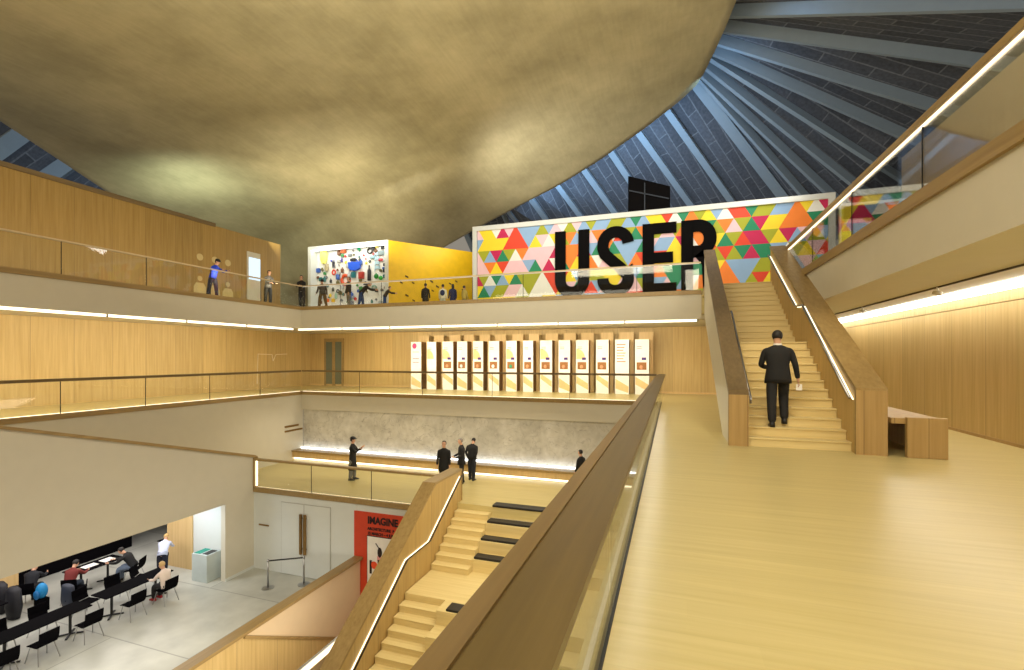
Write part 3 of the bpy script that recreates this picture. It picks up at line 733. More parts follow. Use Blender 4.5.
rnd = random.Random(5); CN = [('black', (26, 26, 30)), ('grey', (120, 124, 128)), ('teal', (40, 110, 110)), ('red', (190, 50, 50)), ('blue', (60, 100, 180)), ('olive', (110, 104, 60)), ('brown', (110, 72, 44)), ('silver', (180, 186, 190)), ('green', (60, 140, 80))]
seen = set(); occ = [(e[0], e[1], max(e[2], e[3])/2) for e in EX]
for _ in range(900):
    a, b_ = rnd.uniform(150, 785), rnd.uniform(110, 610)
    sz = rnd.uniform(14, 34); cn, c = rnd.choice(CN); kd = rnd.choice(['box', 'box', 'bottle', 'ring', 'ball', 'lamp'])
    if any(abs(a-x)+abs(b_-y) < (r+sz/2)*1.15 for x, y, r in occ): continue
    reg = ('upper', 'middle', 'lower')[min(2, int((b_-100)/172))]+' '+('left', 'centre left', 'centre right', 'right')[min(3, int((a-150)/160))]
    lab = 'small %s %s in the %s part of the crowded display' % (cn, {'box': 'gadget', 'ball': 'round toy', 'lamp': 'bell shaped lamp'}.get(kd, kd), reg)
    if lab in seen or len(seen) > 62: continue
    seen.add(lab); occ.append((a, b_, sz/2)); EX.append((a, b_, sz, sz*(1.7 if kd == 'bottle' else 1), kd, c, lab))
for a, b_, ww, hh, kd, c, lab in EX:
    p = DP(*zz(a, b_)); k = 26.4/472/8.93; hw, h = ww*k/2*1.2, hh*k/2*1.2
    m = colmat(*c, .45); w = MB(); X0, Y0, Z0 = p
    if kd == 'box':
        w.box(X0-hw, X0+hw, 23.36, 23.48, Z0-h, Z0+h).box(X0-hw*.6, X0+hw*.6, 23.33, 23.36, Z0-h*.5, Z0+h*.5)
        w.tube([(X0-hw*.5, 23.42, Z0+h), (X0-hw*.5, 23.42, Z0+h*1.25), (X0+hw*.5, 23.42, Z0+h*1.25), (X0+hw*.5, 23.42, Z0+h)], .012, 6)
    elif kd == 'ring':
        pts = [(X0+hw*.8*math.cos(t*math.pi/8), 23.44, Z0+h*.8*math.sin(t*math.pi/8)) for t in range(17)]
        w.tube(pts, min(hw, h)*.28, 6)
        if hw < .1: w.ell((X0, 23.44, Z0), (hw*.3, .03, h*.3))
    elif kd == 'ball':
        w.ell((X0, 23.42, Z0), (hw, .07, h)); w.ell((X0, 23.42, Z0+h), (hw*.25, .03, h*.25))
    elif kd == 'bottle':
        w.rings([[(X0+r*math.cos(t*math.pi/5), 23.42+r*.8*math.sin(t*math.pi/5), Z0+z) for t in range(10)] for z, r in ((-h, hw*.9), (-h*.9, hw), (h*.3, hw), (h*.6, hw*.4), (h, hw*.35))])
    elif kd == 'lamp':
        w.rings([[(X0+r*math.cos(t*math.pi/6), 23.4+r*.6*math.sin(t*math.pi/6), Z0+z) for t in range(12)] for z, r in ((-h*.3, hw), (h*.3, hw*.75), (h, hw*.3))])
        w.tube([(X0, 23.44, Z0-h*.3), (X0, 23.44, Z0-h)], hw*.15, 6)
    elif kd == 'bag':
        w.prism([(X0-hw, Z0+h), (X0-hw*.9, Z0-h*.5), (X0-hw*.4, Z0-h), (X0+hw*.4, Z0-h), (X0+hw*.9, Z0-h*.5), (X0+hw, Z0+h)], 'y', 23.3, 23.46)
        w.tube([(X0-hw*.6, 23.38, Z0+h), (X0-hw*.4, 23.38, Z0+h*1.4), (X0+hw*.4, 23.38, Z0+h*1.4), (X0+hw*.6, 23.38, Z0+h)], .02, 6)
    elif kd == 'chair':
        for sx in (-1, 1): w.tube([(X0+sx*hw, 23.44, Z0-h), (X0+sx*hw*.5-hw*.4, 23.44, Z0+h)], .03, 6)
        for t in (-.6, -.1, .4, .9): w.beam((X0-hw, 23.42, Z0+h*t), (X0+hw*.7, 23.42, Z0+h*t), .03, .16)
    elif kd == 'star':
        poly = [(X0+hw*(1 if i % 2 == 0 else .45)*math.sin(i*math.pi/5), Z0+h*(1 if i % 2 == 0 else .45)*math.cos(i*math.pi/5)) for i in range(10)]
        w.prism(poly, 'y', 23.4, 23.46)
    elif kd == 'shade':
        w.rings([[(X0+hw*r*(1+.12*math.sin(t*3))*math.cos(t*math.pi/7), 23.4+.08*math.sin(t*math.pi/7), Z0+z*h) for t in range(14)] for z, r in ((-1, .5), (-.5, .9), (0, 1), (.5, .75), (.8, .9), (1, .5))])
    o = w.build({'box': 'exhibit_box', 'ring': 'exhibit_ring', 'ball': 'exhibit_ball', 'bottle': 'exhibit_bottle', 'lamp': 'exhibit_lamp', 'bag': 'blue_bag', 'chair': 'folding_frame', 'star': 'exhibit_star', 'shade': 'crumpled_lantern'}[kd], m, smooth=kd in ('ring', 'ball', 'bottle'))
    tag(o, lab, {'shade': 'lampshade', 'chair': 'frame'}.get(kd, kd), 'objects pinned in the display case')
# cards on the yellow wall
for i, (a, b_) in enumerate([(238, 372), (190, 425), (295, 428), (460, 415), (625, 435), (680, 415), (240, 540), (470, 498), (300, 585), (512, 462), (738, 492)]):
    px, py = 380+a/8.93, 235+b_/8.93
    # meet the yellow wall plane through (-15.2,22.92) and (-11.6,27.7)
    d = sv(px, py, 1)-Vector((0, 0, EYE)); nx, ny = 4.78, -3.6
    t = (nx*-15.2+ny*22.92)/(nx*d.x+ny*d.y); p = Vector((0, 0, EYE))+d*t
    u = Vector((3.6, 4.78, 0)).normalized(); nn = Vector((nx, ny, 0)).normalized()*.02; s1 = .065 if i % 3 else .08
    o = MB(); q = [p+nn+u*x*s1*1.2+Vector((0, 0, 1))*(z-.5*x)*s1 for x, z in ((-1, -.6), (1, -.6), (1, .6), (-1, .6))]; o.quad(*q); o.bm.faces.ensure_lookup_table()
    bmesh.ops.solidify(o.bm, geom=o.bm.faces[:], thickness=.01)
    tag(o.build('picture_card', colmat(96, 70, 20)), 'small dark tilted card fixed to the yellow wall', 'card', 'small dark cards on the yellow wall')
# ================================================================== LEFT UPPER WALL: screen, pictograms
sc = thing('wall_screen', 'upright lit screen on the upper left oak wall', 'screen', (XLB+.05, 19.2, 5))
p0 = X0 = None
def WP(px, py, x):
    d = sv(px, py, 1)-Vector((0, 0, EYE)); t = x/d.x; return Vector((0, 0, EYE))+d*t
a = WP(247.5, 251, XLB+.06); b_ = WP(260.5, 283, XLB+.06); ybot = 4.3
boxo('surround', K['white'], XLB, XLB+.05, a.y, b_.y, ybot, a.z, sc)
a2 = WP(249, 257, XLB+.06); b2 = WP(260, 281, XLB+.06)
boxo('display', K['screen'], XLB+.05, XLB+.08, a2.y, b2.y, b2.z, a2.z, sc)
for i, (px, py, kd) in enumerate([(200, 257, 'r'), (215, 260, 'r'), (228, 263, 'r'), (200, 281, 'f'), (214, 284, 'f'), (228, 287, 'f')]):
    p = WP(px, py, XLB+.02); w = MB()
    n_ = 20
    if kd == 'r':
        w.prism([(p.y+.16*math.cos(2*math.pi*t/n_), p.z+.16*math.sin(2*math.pi*t/n_)) for t in range(n_)], 'x', XLB+.001, XLB+.02)
    else:
        w.prism([(p.y+.12*math.cos(2*math.pi*t/n_), p.z+.12+.12*math.sin(2*math.pi*t/n_)) for t in range(n_)], 'x', XLB+.001, XLB+.02)
        w.prism([(p.y-.3, p.z-.65), (p.y+.3, p.z-.65), (p.y+.29, p.z-.25), (p.y+.18, p.z-.08), (p.y-.18, p.z-.08), (p.y-.29, p.z-.25)], 'x', XLB+.001, XLB+.02)
    tag(w.build('wall_symbol', colmat(200, 180, 128)), ['round pale disc', 'pale head and shoulders figure'][kd == 'f']+' on the upper oak wall, '+['leftmost', 'middle', 'rightmost'][i % 3]+' of its row', 'symbol', 'pale symbols on the upper oak wall')
wg = MB(); q = [WP(x, y, XLB+.02) for x, y in ((257, 384), (258, 354), (272, 354.5), (273, 361), (276, 354.5), (287, 354), (287, 384))]
for a, b_ in zip(q, q[1:]): wg.beam(a, b_, .03, .03)
tag(wg.build('wall_graphic', colmat(236, 222, 190)), 'thin white line drawing like an open book on the left middle gallery wall', 'graphic')
sg = thing('wall_sign', 'small two line brass sign on the white wall near the marble corner', 'sign', (XL, 17, -1))
a = WP(285, 427.5, XL+.02)
boxo('sign_line', K['brass'], XL, XL+.03, a.y, a.y+.85, a.z-.03, a.z+.06, sg); boxo('sign_line', K['brass'], XL, XL+.03, a.y, a.y+1.1, a.z-.24, a.z-.16, sg)
# ================================================================== DISPLAY PANELS
xs = [(411, 421), (427, 436), (442.5, 453), (457, 467), (473, 483), (488.5, 499), (506, 516.5), (523, 533), (540, 552), (558.5, 570), (576, 588.5), (596, 608.5), (615, 629), (635, 649)]
ordn = ['first', 'second', 'third', 'fourth', 'fifth', 'sixth', 'seventh', 'eighth', 'ninth', 'tenth', 'eleventh', 'twelfth', 'thirteenth', 'fourteenth']
for i, (xa, xb) in enumerate(xs):
    Yp = 22.1
    A = DP(xa, 360, Yp); B = DP(xb, 360, Yp); x0, x1 = A.x, B.x; wdt = x1-x0
    nm = 'tall white display stand with a pink round badge, first from the left' if i == 0 else 'tall white display stand, %s from the left%s' % (ordn[i], {12: ', covered in tan text', 3: ', with a white model in its niche', 6: ', with a green model in its niche', 13: ', nearest the big rail'}.get(i, ''))
    t = thing('display_stand', nm, 'stand', ((x0+x1)/2, Yp, 0), group='tall display stands in a row')
    boxo('front_board', K['paper'], x0, x1, Yp, Yp+.05, 0, 2.5, t)
    boxo('side_board', colmat(120, 84, 40), x1-.04, x1, Yp+.05, Yp+.55, 0, 2.5, t)
    boxo('back_board', K['lightoak'], x0+.14, x1+.16, Yp+.55, Yp+.6, 0, 2.86, t)
    sym = i
    if i not in (0, 1, 12):
        boxo('niche', K['niche'], x0+wdt*.12, x1-wdt*.18, Yp-.006, Yp+.0, 1.12, 1.46, t)
        boxo('label_block', K['purple'], x0+wdt*.48, x1-wdt*.2, Yp-.006, Yp, 1.56, 1.68, t)
        mc = {3: (235, 240, 245), 5: (240, 240, 240), 6: (60, 150, 110)}.get(i, (210, 150, 110))
        MB().ell((x0+wdt*.45, Yp-.03, 1.24), (.08, .03, .09)).build('model', colmat(*mc), t, smooth=True)
    if i in (1, 2, 4, 6, 8, 10):
        w = MB(); w.prism([(x0+.02, 1.6)]+[(x0+.02+wdt*.7*math.cos(R(a)), 1.6+.5*math.sin(R(a))) for a in range(0, 91, 15)], 'y', Yp-.004, Yp); w.build('print', K['tan'], t)
    if i == 12:
        w = MB()
        for k in range(7): w.box(x0+.08, x1-.15-.05*(k % 3), Yp-.004, Yp, 2.25-k*.13, 2.29-k*.13)
        w.build('print', colmat(214, 120, 70), t)
    elif i == 0:
        MB().ell((x0+wdt*.35, Yp-.005, 2.28), (.13, .01, .15), 14, 8).build('badge', colmat(226, 60, 120), t)
        w = MB(); [w.box(x0+.1, x1-.12, Yp-.004, Yp, z, z+.03) for z in (1.95, 1.6, 1.4)]; w.build('print', colmat(110, 90, 120), t)
    else:
        w = MB(); [w.box(x0+.08, x0+.08+wdt*.35, Yp-.005, Yp-.001, z, z+.025) for z in (2.16, 2.08)]; w.build('print_lines', colmat(120, 120, 130), t)
    w = MB()
    dgm = i % 3
    w.prism([(x0+.02, .25+.2*dgm), (x1-.02, .05+.1*dgm), (x1-.02, .35+.1*dgm), (x0+.02, .7+.1*dgm)], 'y', Yp-.004, Yp); w.build('print', K['tan'], t)
# ================================================================== FAR LEFT DOOR, WHITE DOORS, POSTER
d = MB(); a = DP(325, 385, YB); b_ = DP(344, 345, YB)
d.box(a.x, a.x+.12, YB-.08, YB, 0, 2.6).box(b_.x-.12, b_.x, YB-.08, YB, 0, 2.6).box((a.x+b_.x)/2-.1, (a.x+b_.x)/2+.1, YB-.08, YB, 0, 2.6).box(a.x, b_.x, YB-.08, YB, 2.6, 2.8)
dr = d.build('door_1', K['rail_oak'], kind=ST)
for s in (0, 1):
    xa = a.x+.12 if s == 0 else (a.x+b_.x)/2+.1; xb = (a.x+b_.x)/2-.1 if s == 0 else b_.x-.12
    boxo('door_pane', colmat(104, 112, 96, .2), xa, xb, YB-.06, YB-.02, .1, 2.6, dr)
zt = M-.42
for i, (x0, x1) in enumerate([(-13.55, -12.53), (-12.51, -11.4)]):
    d = MB().box(x0, x1, 13.66, 13.7, G+.02, zt).build('door_%d' % (i+2), K['white_cool'], kind=ST)
    hx = -12.6 if i == 0 else -12.42
    MB().beam((hx, 13.58, zt-.32), (hx, 13.58, zt-1.75), .09, .06, up=(0, 1, 0)).box(hx-.02, hx+.02, 13.58, 13.67, zt-.5, zt-.45).box(hx-.02, hx+.02, 13.58, 13.67, zt-1.6, zt-1.55).build('door_handle', K['brass'], d)
struct('trim_11', colmat(178, 178, 172), -13.57, -13.55, 13.67, 13.7, G, zt+.02); struct('trim_12', colmat(178, 178, 172), -13.57, -11.38, 13.67, 13.7, zt, zt+.02); struct('trim_13', colmat(178, 178, 172), -11.4, -11.38, 13.67, 13.7, G, zt+.02)
struct('trim_14', colmat(150, 150, 146), -12.53, -12.51, 13.655, 13.665, G, zt)
sg = thing('wall_sign', 'tiny brass lettering line on the white wall left of the tall door handles', 'sign', (-14.3, 13.68, -4.1))
a = DP(259, 524.5, 13.68); b_ = DP(272, 526, 13.68)
boxo('sign_line', K['brass'], a.x, b_.x-.15, 13.67, 13.69, a.z-.02, a.z+.03, sg)
po = thing('poster', 'tall red exhibition poster headed IMAGINE beside the white doors', 'poster', (-9.2, 13.7, -5))
boxo('sheet', K['red'], -10.4, -7.3, 13.69, 13.71, -9.3, -3.6, po)
tl = DP(367.5, 515.5, 13.68)
K['ink'] = plain('poster_ink', srgb(30, 14, 14), .6)
put_text('title', 'IMAGINE', .335, K['ink'], (tl.x, 13.68, tl.z-.26), RX90, po, .9, .014)
t2 = DP(367.5, 526, 13.68)
put_text('subtitle', 'ARCHITECTURE  P', .13, K['ink'], (t2.x, 13.68, t2.z-.12), RX90, po, .98, .006)
put_text('subtitle', '15 MARCH – 4 JUN', .13, K['ink'], (t2.x, 13.68, t2.z-.28), RX90, po, .98, .006)
a = DP(367.5, 536, 13.68)
pp = boxo('picture', K['paper'], a.x, a.x+2.0, 13.67, 13.688, a.z-2.3, a.z, po)
boxo('picture_border', K['ink'], a.x-.03, a.x+2.03, 13.684, 13.689, a.z-2.33, a.z+.03, po)
w = MB(); w.ell((a.x+.5, 13.66, a.z-.5), (.09, .01, .18)).beam((a.x+.34, 13.66, a.z-.2), (a.x+.5, 13.66, a.z-.4), .02, .02).box(a.x+.1, a.x+.18, 13.655, 13.667, a.z-1.25, a.z-.8).box(a.x+.42, a.x+.52, 13.655, 13.667, a.z-1.05, a.z-.75)
w.build('figure_print', K['ink'], pp)
MB().ell((a.x+.28, 13.658, a.z-.95), (.13, .01, .13)).build('figure_print', colmat(226, 80, 40), pp)
MB().box(a.x+.4, a.x+.58, 13.656, 13.664, a.z-.78, a.z-.62).build('figure_print', colmat(214, 150, 150), pp)
# bin and rope barrier
bn = thing('recycling_bin', 'pale grey twin recycling bin with green and dark slots by the alcove', 'bin', (-15.7, 12.4, G))
boxo('body', plain('bin_grey', srgb(184, 194, 192), .5), -16.12, -15.4, 12.2, 12.75, G, G+.96, bn, bevel=.01)
boxo('lid_slot', colmat(20, 140, 120), -16.08, -15.8, 12.26, 12.68, G+.96, G+.97, bn); boxo('lid_slot', K['black'], -15.72, -15.46, 12.28, 12.66, G+.96, G+.97, bn)
rp = thing('belt_barrier', 'black belt barrier on two slim steel posts in front of the white doors', 'barrier', (-12.7, 13, G))
for x, y in ((-13.12, 12.64), (-12.15, 13.25)):
    q = MB().tube([(x, y, G+.03), (x, y, G+.97)], .03, 10).tube([(x, y, G+.9), (x, y, G+.98)], .04, 10).build('post', K['steel'], rp, smooth=True)
    MB().rings([[(x+r*math.cos(t*math.pi/10), y+r*math.sin(t*math.pi/10), G+z) for t in range(20)] for z, r in ((0, .2), (.015, .2), (.04, .05))]).build('foot', K['steel'], rp)
w = MB(); w.beam((-13.12, 12.64, G+.93), (-12.15, 13.25, G+.93), .006, .05); w.build('belt', K['black'], rp)
# ================================================================== CAFE
def make_chair():
    t = thing('cafe_chair', 'black cafe chair with thin chrome legs', 'chair')
    w = MB()
    prof = [(.22, .44), (.1, .455), (-.12, .45), (-.2, .46)]
    for (a, za), (b, zb) in zip(prof, prof[1:]): w.prism([(a, za), (b, zb), (b, zb-.025), (a, za-.025)], 'x', -.22, .22)
    w.build('seat', K['blackm'], t, bevel=.008, local=True)
    w = MB(); pts = [(-.2, .47), (-.25, .6), (-.27, .82)]
    for (a, za), (b, zb) in zip(pts, pts[1:]): w.prism([(a, za), (b, zb), (b-.025, zb), (a-.025, za)], 'x', -.22, .22)
    w.build('backrest', K['blackm'], t, bevel=.008, local=True)
    for sx in (-1, 1):
        for sy, y1 in ((1, .24), (-1, -.28)):
            MB().tube([(sx*.17, sy*.14, .43), (sx*.23, y1, 0)], .012, 6).build('leg', K['steel'], t, local=True)
    return t
ch0 = make_chair(); used = [0]
def chair(x, y, rz, label):
    global ch0
    if not used[0]:
        used[0] = 1; ch0.location = (x, y, G); ch0.rotation_euler.z = R(rz); ch0['label'] = label; ch0['group'] = 'black cafe chairs'; return ch0
    c = copy_tree(ch0, (x, y, G), R(rz), label); return c
# chair forward is +y; rz=90 faces -x, rz=-90 faces +x
for x, y, rz, lab in [(-15.55, 6.95, 85, 'black cafe chair in the bottom left corner, nearest to us'), (-15.6, 7.75, 92, 'black cafe chair on the near side of the front table, middle one'),
    (-15.55, 8.75, 88, 'black cafe chair at the right end of the near side of the front table'), (-16.95, 7.55, -92, 'black cafe chair on the far side of the front table, left one'),
    (-16.95, 8.45, -88, 'black cafe chair on the far side of the front table, right one'), (-15.55, 9.9, 90, 'black cafe chair at the near side of the second table, empty'),
    (-15.5, 10.85, 92, 'black cafe chair under the seated woman in white'), (-16.95, 9.5, -80, 'black cafe chair far side of the second table, left one'),
    (-17.0, 10.35, -95, 'black cafe chair far side of the second table, middle one'), (-17.1, 11.2, -60, 'black cafe chair far side of the second table behind the man in black'),
    (-18.35, 9.95, 30, 'black cafe chair under the person in the dark red jumper'), (-18.0, 11.5, 120, 'black cafe chair under the person in black at the back table'),
    (-17.7, 9.6, 150, 'black cafe chair with a denim jacket hung over it'), (-18.0, 7.2, 170, 'black cafe chair pulled away from the table behind the front one'),
    (-19.35, 9.3, 40, 'black cafe chair by the dark coats at the back left'), (-18.05, 13.6, 92, 'black cafe chair deep in the cafe beside the standing woman')]:
    chair(x, y, rz, lab)
def table(x, y, L, rz, lab, wd=.7):
    t = thing('cafe_table', lab, 'table', (x, y, G), R(rz), 'black cafe tables')
    boxo('tabletop', K['blackm'], -wd/2, wd/2, -L/2, L/2, .71, .745, t, bevel=.006, local=True)
    for s in (-1, 1):
        w = MB(); yy = s*(L/2-.35); w.tube([(0, yy, .02), (0, yy, .72)], .035, 8); w.build('leg', K['black'], t, local=True)
        w = MB()
        for q in range(4): w.beam((0, yy, .04), (.3*math.cos(q*math.pi/2+.78), yy+.3*math.sin(q*math.pi/2+.78), .02), .05, .03)
        w.build('foot', K['black'], t, local=True)
    return t
table(-16.25, 8.0, 2.1, 0, 'long black cafe table nearest to us at the lower left')
table(-16.25, 10.4, 2.0, 0, 'black cafe table in front of the seated woman in white')
table(-18.75, 7.45, 1.8, 0, 'black cafe table against the oak panel at the left edge')
table(-18.95, 10.85, 1.5, 0, 'black cafe table where two people sit reading papers')
table(-18.7, 13.8, 1.6, 0, 'black cafe table deep in the cafe beyond the readers')
pp = MB().box(-19.1, -18.8, 10.5, 10.9, G+.746, G+.752).build('paper_sheet', K['paper']); tag(pp, 'white paper sheet on the readers table, nearer one', 'paper', 'papers on the cafe table')
pp = MB().box(-19.1, -18.75, 11.05, 11.4, G+.746, G+.752).build('paper_sheet', K['paper']); tag(pp, 'white paper sheet on the readers table, farther one', 'paper', 'papers on the cafe table')
# ================================================================== PEOPLE
SKIN = plain('skin', srgb(206, 158, 128), .55, noisy=.03)
HAIR = {'dark': colmat(26, 20, 18), 'blond': colmat(206, 170, 110), 'brown': colmat(70, 46, 30), 'grey': colmat(120, 112, 104)}
def skin_obj(name, chains, mat, parent, sub=2):
    """chains: list of (points, radii) polylines; a chain may start at an existing joint given by index tuple"""
    vs, es, rs, roots, key = [], [], [], [], {}
    for ch in chains:
        pts, rad = ch
        prev = None
        for p, r in zip(pts, rad):
            k = tuple(round(c, 4) for c in p)
            if k in key: i = key[k]
            else:
                i = len(vs); vs.append(tuple(p)); rs.append(r if isinstance(r, tuple) else (r, r)); key[k] = i
                if prev is None: roots.append(i)
            if prev is not None and (prev, i) not in es: es.append((prev, i))
            prev = i
    me = bpy.data.meshes.new(name); me.from_pydata(vs, es, []); me.materials.append(mat)
    o = bpy.data.objects.new(name, me); COL.objects.link(o); o.parent = parent
    if not me.skin_vertices: me.attributes  # layer is created with the modifier
    md = o.modifiers.new('skin', 'SKIN')
    if not me.skin_vertices:
        bm = bmesh.new(); bm.from_mesh(me); bm.verts.layers.skin.verify(); bm.to_mesh(me); bm.free()
    sk = me.skin_vertices[0].data
    for i, r in enumerate(rs): sk[i].radius = r; sk[i].use_root = i in roots
    md.use_smooth_shade = True
    s = o.modifiers.new('sub', 'SUBSURF'); s.levels = 1; s.render_levels = sub
    return o
def person(label, loc, rz, H=1.72, lean=0, head=0, armL=(5, 8, 12, 0), armR=(5, 8, 12, 0), legL=(4, 4), legR=(-4, 2), sit=None, top=(20, 20, 22), trousers=(24, 24, 28), hair='dark',
           coat=0, hairlong=False, hat=None, shoe=(18, 16, 16), face=False, roll=0, group=None, skirt=False, hz=0, wide=1.0):
    """arm: (pitch forward, abduct, elbow flex, inward); leg: (hip pitch, knee flex); forward is local +y"""
    t = thing('person', label, 'person', loc, R(rz), group); s = H/1.75
    V = Vector
    def leg(side, hp, kn):
        a, b = R(hp), R(hp-kn)
        h = V((side*.095, 0, 0)); k = h+V((side*.01, math.sin(a)*.43, -math.cos(a)*.43)); an = k+V((0, math.sin(b)*.42, -math.cos(b)*.42))
        return h, k, an
    LG = [leg(-1, *legL), leg(1, *legR)]
    low = min(l[2].z for l in LG); hip = V((0, 0, (-low+.075) if sit is None else sit/s))
    T = V((math.sin(R(roll)), math.sin(R(lean)), math.cos(R(lean)))).normalized(); hd = V((math.sin(R(roll)), math.sin(R(lean+head)), math.cos(R(lean+head)))).normalized()
    sd = V((1, 0, 0)); fw = sd.cross(T)*-1
    hf = sd.cross(hd)*-1
    P = hip; nb = P+T*.5; HC = nb+T*.04+hd*.135
    def arm(side, pf, ab, el, inn):
        sh = P+T*.44+sd*side*.175*wide
        base = R(lean*.6)
        def dirn(p, x): return V((side*math.sin(x), math.sin(p)*math.cos(x), -math.cos(p)*math.cos(x)))
        e = sh+dirn(R(pf)+base*0, R(ab))*.28; w_ = e+dirn(R(pf+el), R(-inn) if inn else R(ab*.6))*.25
        return sh, e, w_, (w_-e).normalized()
    AR = [arm(-1, *armL), arm(1, *armR)]
    sc = lambda p: p*s
    chains = [([sc(P), sc(P+T*.15), sc(P+T*.3), sc(P+T*.44), sc(nb), sc(nb+hd*.05), sc(HC-hd*.03+hf*.01), sc(HC+hd*.045), sc(HC+hd*.1)],
               [(.12*s, .09*s), (.11*s, .08*s), (.12*s, .09*s), (.09*s, .07*s), (.055*s, .055*s), (.05*s, .05*s), (.07*s, .08*s), (.082*s, .094*s), (.052*s, .062*s)])]
    chains.append(([sc(HC-hd*.03+hf*.01), sc(HC-hd*.02+hf*.105)], [(.07*s, .08*s), (.014*s, .014*s)]))
    for (h, k, an) in LG:
        chains.append(([sc(P), sc(P+h), sc(P+k), sc(P+an), sc(P+an+V((0, .12, -.04)))], [.12*s, .085*s, .055*s, .04*s, .03*s]))
    for i, (sh, e, w_, d) in enumerate(AR):
        side = (-1, 1)[i]
        pm_ = w_+d*.06
        chains.append(([sc(P+T*.44), sc(sh), sc(e), sc(w_), sc(pm_)], [.08*s, .04*s, .036*s, .026*s, (.03*s, .018*s)]))
        x = d.cross(V((0, 1, 0)));  x = x.normalized() if x.length > .2 else V((1, 0, 0))
        y = x.cross(d).normalized()
        for q, ln in ((-.6, .065), (-.2, .08), (.2, .075), (.62, .06)):
            b0 = pm_+y*q*.034+d*.01; b1 = b0+d*ln*.5; b2 = b1+(d+x*side*-.6).normalized()*ln*.5
            chains.append(([sc(b0), sc(b1), sc(b2)], [.0085*s, .008*s, .006*s]))
        b0 = w_+d*.025+y*.02; b1 = b0+(d+y*.9).normalized()*.04; b2 = b1+d*.03
        chains.append(([sc(b0), sc(b1), sc(b2)], [.01*s, .009*s, .007*s]))
    skin_obj('body', chains, SKIN, t)
    topm, trm, shm = colmat(*top, .8), colmat(*trousers, .8), colmat(*shoe, .5)
    # trousers / skirt
    if not skirt:
        skin_obj('trousers', [([sc(P+T*.06), sc(P), sc(P+h*1.0), sc(P+k+V((0, 0, .0))), sc(P+an+V((0, 0, -.02)))], [(.135*s), .13*s, .11*s, .088*s, .07*s]) for (h, k, an) in LG], trm, t)
    # shoes
    for (h, k, an) in LG:
        w = MB(); c = P+an
        w.rings([[sc(V((c.x+x_*wd_, c.y+yy, c.z-.075+zz_*hh_))) for x_, zz_ in ((-1, 0), (-1, .6), (-.5, 1), (.5, 1), (1, .6), (1, 0))] for yy, wd_, hh_ in ((-.07, .03, .07), (-.04, .042, .11), (.03, .045, .1), (.12, .05, .06), (.19, .035, .035))])
        w.build('shoe', shm, t, local=True, smooth=True)
    # top: torso loft + sleeves
    w = MB()
    def ring(c, ax, ay, n=18):
        return [sc(c+sd*(ax*math.cos(2*math.pi*k/n))+fw*(ay*math.sin(2*math.pi*k/n))) for k in range(n)]
    Rg = []
    if coat:
        m_ = (LG[0][1]+LG[1][1])*.5; m_ = V((0, m_.y*.8, min(m_.z, -.2 if sit is None else -.02)))
        Rg += [ring(P+m_*coat/.43+V((0, 0, 0)), .183*wide+.07*coat, .15+.07*coat), ring(P+m_*coat/.43*.5, .19*wide, .145)]
    else: Rg += [ring(P-T*.06, .178*wide, .13)]
    Rg += [ring(P+T*.05, .172*wide, .128), ring(P+T*.18, .16*wide, .118), ring(P+T*.33, .188*wide, .128), ring(P+T*.42, .2*wide, .115), ring(P+T*.47, .175*wide, .09), ring(P+T*.505, .11*wide, .075), ring(P+T*.53, .07, .066), ring(P+T*.545, .06, .06)]
    w.rings(Rg, caps=True)
    tp = w.build('jacket' if not skirt else 'coat', topm, t, local=True, smooth=True)
    for i, (sh, e, w_, d) in enumerate(AR):
        skin_obj('sleeve', [([sc(sh-T*.0-sd*(-1, 1)[i]*.09), sc(sh-T*.012), sc(sh+(e-sh)*.5), sc(e), sc(w_-d*.0)], [.07*s, .066*s, .058*s, .053*s, .041*s])], topm, t)
    # hair
    hm = HAIR[hair]; rot = Matrix((sd, hf, hd)).transposed()
    w = MB(); w.ell((0, 0, 0), (.088*s, .105*s, .1*s), 16, 12)
    dele = [v for v in w.bm.verts if (v.co.y > .035*s and v.co.z < .055*s) or v.co.z < -.082*s]
    bmesh.ops.delete(w.bm, geom=dele, context='VERTS')
    if hairlong: w.rings([[(.085*s*q*math.cos(a_*math.pi/6), -.03*s-.075*s*q*abs(math.sin(a_*math.pi/6)) if 0 <= a_ <= 6 else -.03*s, z*s) for a_ in range(12)] for z, q in ((.02, .95), (-.08, 1.05), (-.18, .9), (-.22, .5))])
    w.bm.transform(Matrix.Translation(sc(HC+hd*.035-hf*.012)) @ rot.to_4x4())
    w.build('hair', hm, t, local=True, smooth=True)
    if hat:
        w = MB(); w.ell((0, -.005, .06*s), (.1*s, .115*s, .075*s), 16, 8).ell((0, .01*s, .045*s), (.115*s, .15*s, .018*s), 16, 6)
        w.bm.transform(Matrix.Translation(sc(HC+hd*.035)) @ rot.to_4x4()); w.build('hat', colmat(*hat), t, local=True, smooth=True)
    if face:
        for q in (-1, 1):
            w = MB(); w.ell(sc(HC+hd*.02+sd*q*.03+hf*.085), .012*s, 8, 6); w.build('eye', K['black'], t, local=True, smooth=True)
    return t, dict(P=P, T=T, s=s, AR=AR, HC=HC, hd=hd, hf=hf, sc=sc)
